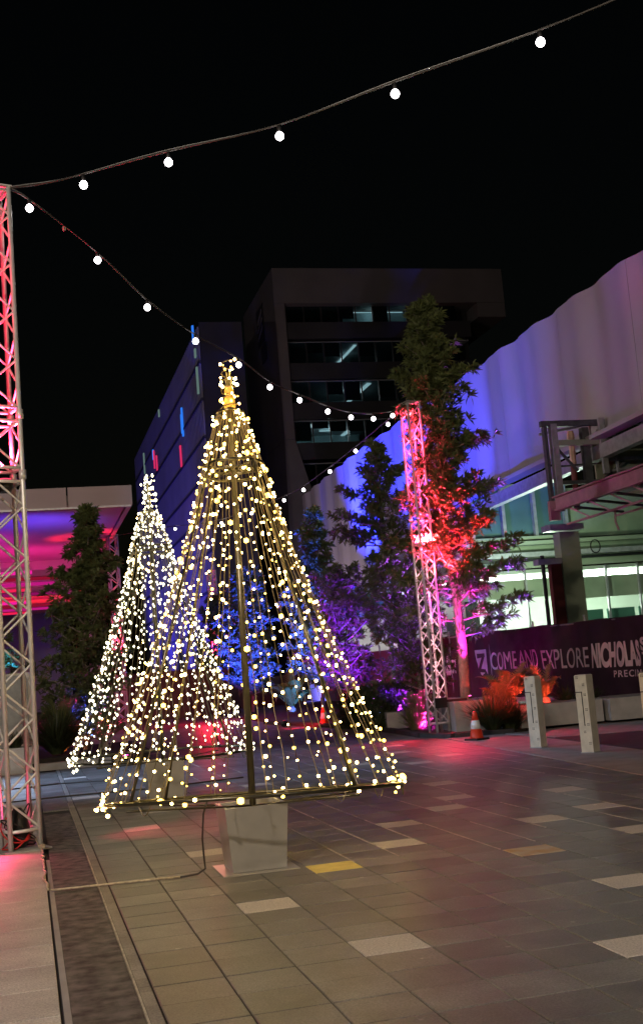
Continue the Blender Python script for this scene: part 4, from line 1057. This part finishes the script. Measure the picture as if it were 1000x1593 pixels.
# ------------------------------------------------------------------ hoarding with lettering
A_ = Vector((11.7, 32.0, 0)); B_ = Vector((13.2, 20.0, 0)); dB = (B_-A_).normalized()
nB = Vector((dB.y, -dB.x, 0)); nB = nB if nB.x < 0 else -nB       # faces the plaza
ho = thing("fabric_hoarding", "dark plum fabric hoarding printed with large pale words behind the bollards", "hoarding", tuple(A_))
mb = MB(); ncol = 150; nrow = 10; s0 = -3.0; s1 = 14.0
def hz(s, z): return 0.022*math.sin(s*3.1+z*1.3)+0.016*math.sin(s*7.3-z*2.2)+0.018*math.sin(s*1.1+z*3.7)+0.006*math.sin(s*17+z*6)
for i in range(ncol+1):
    s = s0+(s1-s0)*i/ncol
    for k in range(nrow+1):
        z = 0.42+(2.17-0.42)*k/nrow - (0.02*abs(math.sin(s*1.3)) if k == nrow else 0)
        p = A_ + dB*s - nB*(0.05+hz(s, z)+0.03); mb.v.append((p.x, p.y, z))
for i in range(ncol):
    for k in range(nrow):
        a = i*(nrow+1)+k; mb.f.append((a, a+nrow+1, a+nrow+2, a+1))
part("fabric", mb, M["banner"], ho, smooth=True)
for k in range(8):
    s = -2.6+k*2.3; p = A_+dB*s - nB*0.12
    part("post", MB().tube([(p.x,p.y,0),(p.x,p.y,2.3)], 0.028, 8), M["steel"], ho)
pr = MB()
a = A_+dB*s0-nB*0.12; b = A_+dB*s1-nB*0.12
part("rail", MB().tube([(a.x,a.y,2.12),(b.x,b.y,2.12)], 0.02, 8), M["steel"], ho)
part("bottom_board", MB().beam((a.x,a.y,0.36),(b.x,b.y,0.36), 0.06, 0.1), M["concrete"], ho)
def text_part(txt, s_start, s_end, z0, z1, material, bold=0.0, shear=0.0, spacing=1.0, name="lettering"):
    cu = bpy.data.curves.new(name, 'FONT'); cu.body = txt; cu.size = 1; cu.extrude = 0.004; cu.offset = bold; cu.shear = shear; cu.space_character = spacing
    ob = bpy.data.objects.new(name, cu); col.objects.link(ob)
    bpy.context.view_layer.update()
    me = bpy.data.meshes.new_from_object(ob.evaluated_get(bpy.context.evaluated_depsgraph_get()))
    bpy.data.objects.remove(ob)
    xs = [v.co.x for v in me.vertices]; ys_ = [v.co.y for v in me.vertices]
    x0, x1, y0, y1 = min(xs), max(xs), min(ys_), max(ys_)
    for v in me.vertices:
        s = s_start + (v.co.x-x0)/(x1-x0)*(s_end-s_start); z = z0 + (v.co.y-y0)/(y1-y0)*(z1-z0)
        p = A_ + dB*s - nB*(0.05+hz(s, z)+0.03) + nB*(0.014 + v.co.z*0.5) - A_
        v.co = (p.x, p.y, z)
    me.materials.clear(); me.materials.append(material); me.name = name
    o = bpy.data.objects.new(name, me); col.objects.link(o); o.parent = ho
    return o
def S(y): return (32.0-y)/12.0*math.hypot(1.5, 12)
text_part("COME", S(29.99), S(28.62), 1.14, 1.60, M["text"], 0.0, name="word_come")
text_part("AND", S(28.50), S(27.58), 1.13, 1.60, M["text"], 0.0, name="word_and")
text_part("EXPLORE", S(27.36), S(25.38), 1.09, 1.56, M["text"], 0.0, name="word_explore")
text_part("NICHOLAS", S(25.22), S(23.42), 1.06, 1.63, M["text2"], 0.045, name="word_nicholas")
text_part("S", S(23.36), S(23.12), 1.38, 1.68, M["text2"], 0.04, name="letter_s")
text_part("T", S(23.34), S(23.12), 1.12, 1.36, M["text2"], 0.04, name="letter_t")
text_part("PRECINCT", S(24.42), S(23.05), 0.84, 0.99, M["text2"], 0.01, spacing=1.25, name="word_precinct")
text_part("NICHOLAS", S(34.2), S(32.3), 1.05, 1.62, M["text"], 0.045, name="word_nicholas")
text_part("ST", S(32.25), S(31.9), 1.1, 1.5, M["text"], 0.04, name="word_st")
# square emblem with angular S-shaped cut
def on_b(s, z, o=0.006):
    return A_ + dB*s - nB*(0.05+hz(S(30.5), 1.35)+0.0) + nB*o + Vector((0,0,z))
def flat(pts, material, name, o=0.008):
    m = MB(); 
    for s, z in pts: p = on_b(s, z, o); m.v.append((p.x, p.y, p.z))
    for s, z in pts: p = on_b(s, z, o-0.006); m.v.append((p.x, p.y, p.z))
    n = len(pts); m.f.append(tuple(range(n)))
    for i in range(n): m.f.append((i, (i+1) % n, n+(i+1) % n, n+i))
    return part(name, m, material, ho)
s_a, s_b = S(30.80), S(30.18)
flat([(s_a,1.01),(s_b,1.01),(s_b,1.70),(s_a,1.70)], M["text"], "emblem_square")
w_ = s_b-s_a
flat([(s_a+.18*w_,1.60),(s_a+.86*w_,1.60),(s_a+.86*w_,1.50),(s_a+.18*w_,1.47)], M["banner"], "emblem_stroke", 0.014)
flat([(s_a+.86*w_,1.52),(s_a+.62*w_,1.52),(s_a+.16*w_,1.14),(s_a+.40*w_,1.14)], M["banner"], "emblem_stroke", 0.0155)
flat([(s_a+.14*w_,1.20),(s_a+.86*w_,1.17),(s_a+.86*w_,1.08),(s_a+.14*w_,1.10)], M["banner"], "emblem_stroke", 0.017)

# ------------------------------------------------------------------ bollards
def bollard_proto():
    t = thing("bollard", "pale square bollard nearest the planting, first from the left", "bollard", (8.10, 18.45, 0.012), (0,0,R(-54.6+90)), "pale square bollards along the kerb")
    w = 0.10; Hh = 1.16
    m = MB(); m.chbox(-w, w, -w, w, 0, Hh, 0.012)
    part("post", m, M["boll"], t, local=True)
    # face -X local
    x = -w-0.003
    gr = MB().bx(x, x+0.006, 0.00, 0.10, 0.895, 0.908).bx(x, x+0.006, -0.008, 0.006, 0.40, 0.908)
    part("groove", gr, M["black"], t, local=True)
    for (yy, zz) in ((0.055, 1.12), (-0.04, 1.01), (-0.05, 0.86), (-0.055, 0.64), (-0.06, 0.42), (0.01, 0.31), (-0.06, 0.14)):
        mm_ = MB()
        for a in (-1, 1):
            for b_ in (-1, 1):
                mm_.bx(x, x+0.006, yy+a*0.011-0.006, yy+a*0.011+0.006, zz+b_*0.011-0.006, zz+b_*0.011+0.006)
        part("square_mark", mm_, M["black"], t, local=True)
    part("base_collar", MB().bx(-w-0.012, w+0.012, -w-0.012, w+0.012, 0, 0.012), M["steel"], t, local=True)
    return t
bo = bollard_proto(); bo.rotation_euler = (0, 0, R(35))
bpy.context.view_layer.update()
c2 = copy_tree(bo); c2.location = (8.17, 16.72, 0.012); c2["label"] = "second pale square bollard, in front of the bold hoarding word"
c3 = copy_tree(bo); c3.location = (8.30, 14.98, 0.012); c3["label"] = "third pale bollard cut by the right edge of the picture"

# ------------------------------------------------------------------ traffic cones
def cone_proto(loc, label):
    t = thing("traffic_cone", label, "traffic cone", loc, (0,0,0.4), "orange and white traffic cones")
    part("base", MB().chbox(-0.165, 0.165, -0.165, 0.165, 0, 0.035, 0.01), M["black"], t, local=True)
    part("lower_cone", MB().lathe((0,0,0.035), [(0.135,0),(0.125,0.02),(0.098,0.17)], 20), M["cone"], t, smooth=True, local=True)
    part("white_band", MB().lathe((0,0,0.205), [(0.0995,0),(0.071,0.16)], 20), M["conew"], t, smooth=True, local=True)
    part("upper_cone", MB().lathe((0,0,0.365), [(0.070,0),(0.038,0.15),(0.030,0.165),(0.02,0.168)], 20), M["cone"], t, smooth=True, local=True)
    return t
k1 = cone_proto((8.14, 21.35, 0.012), "orange traffic cone with white band in front of the strap bush at the kerb")
bpy.context.view_layer.update()
k2 = copy_tree(k1); k2.location = (7.75, 31.6, 0); k2["label"] = "distant traffic cone at the far left end of the hedge"
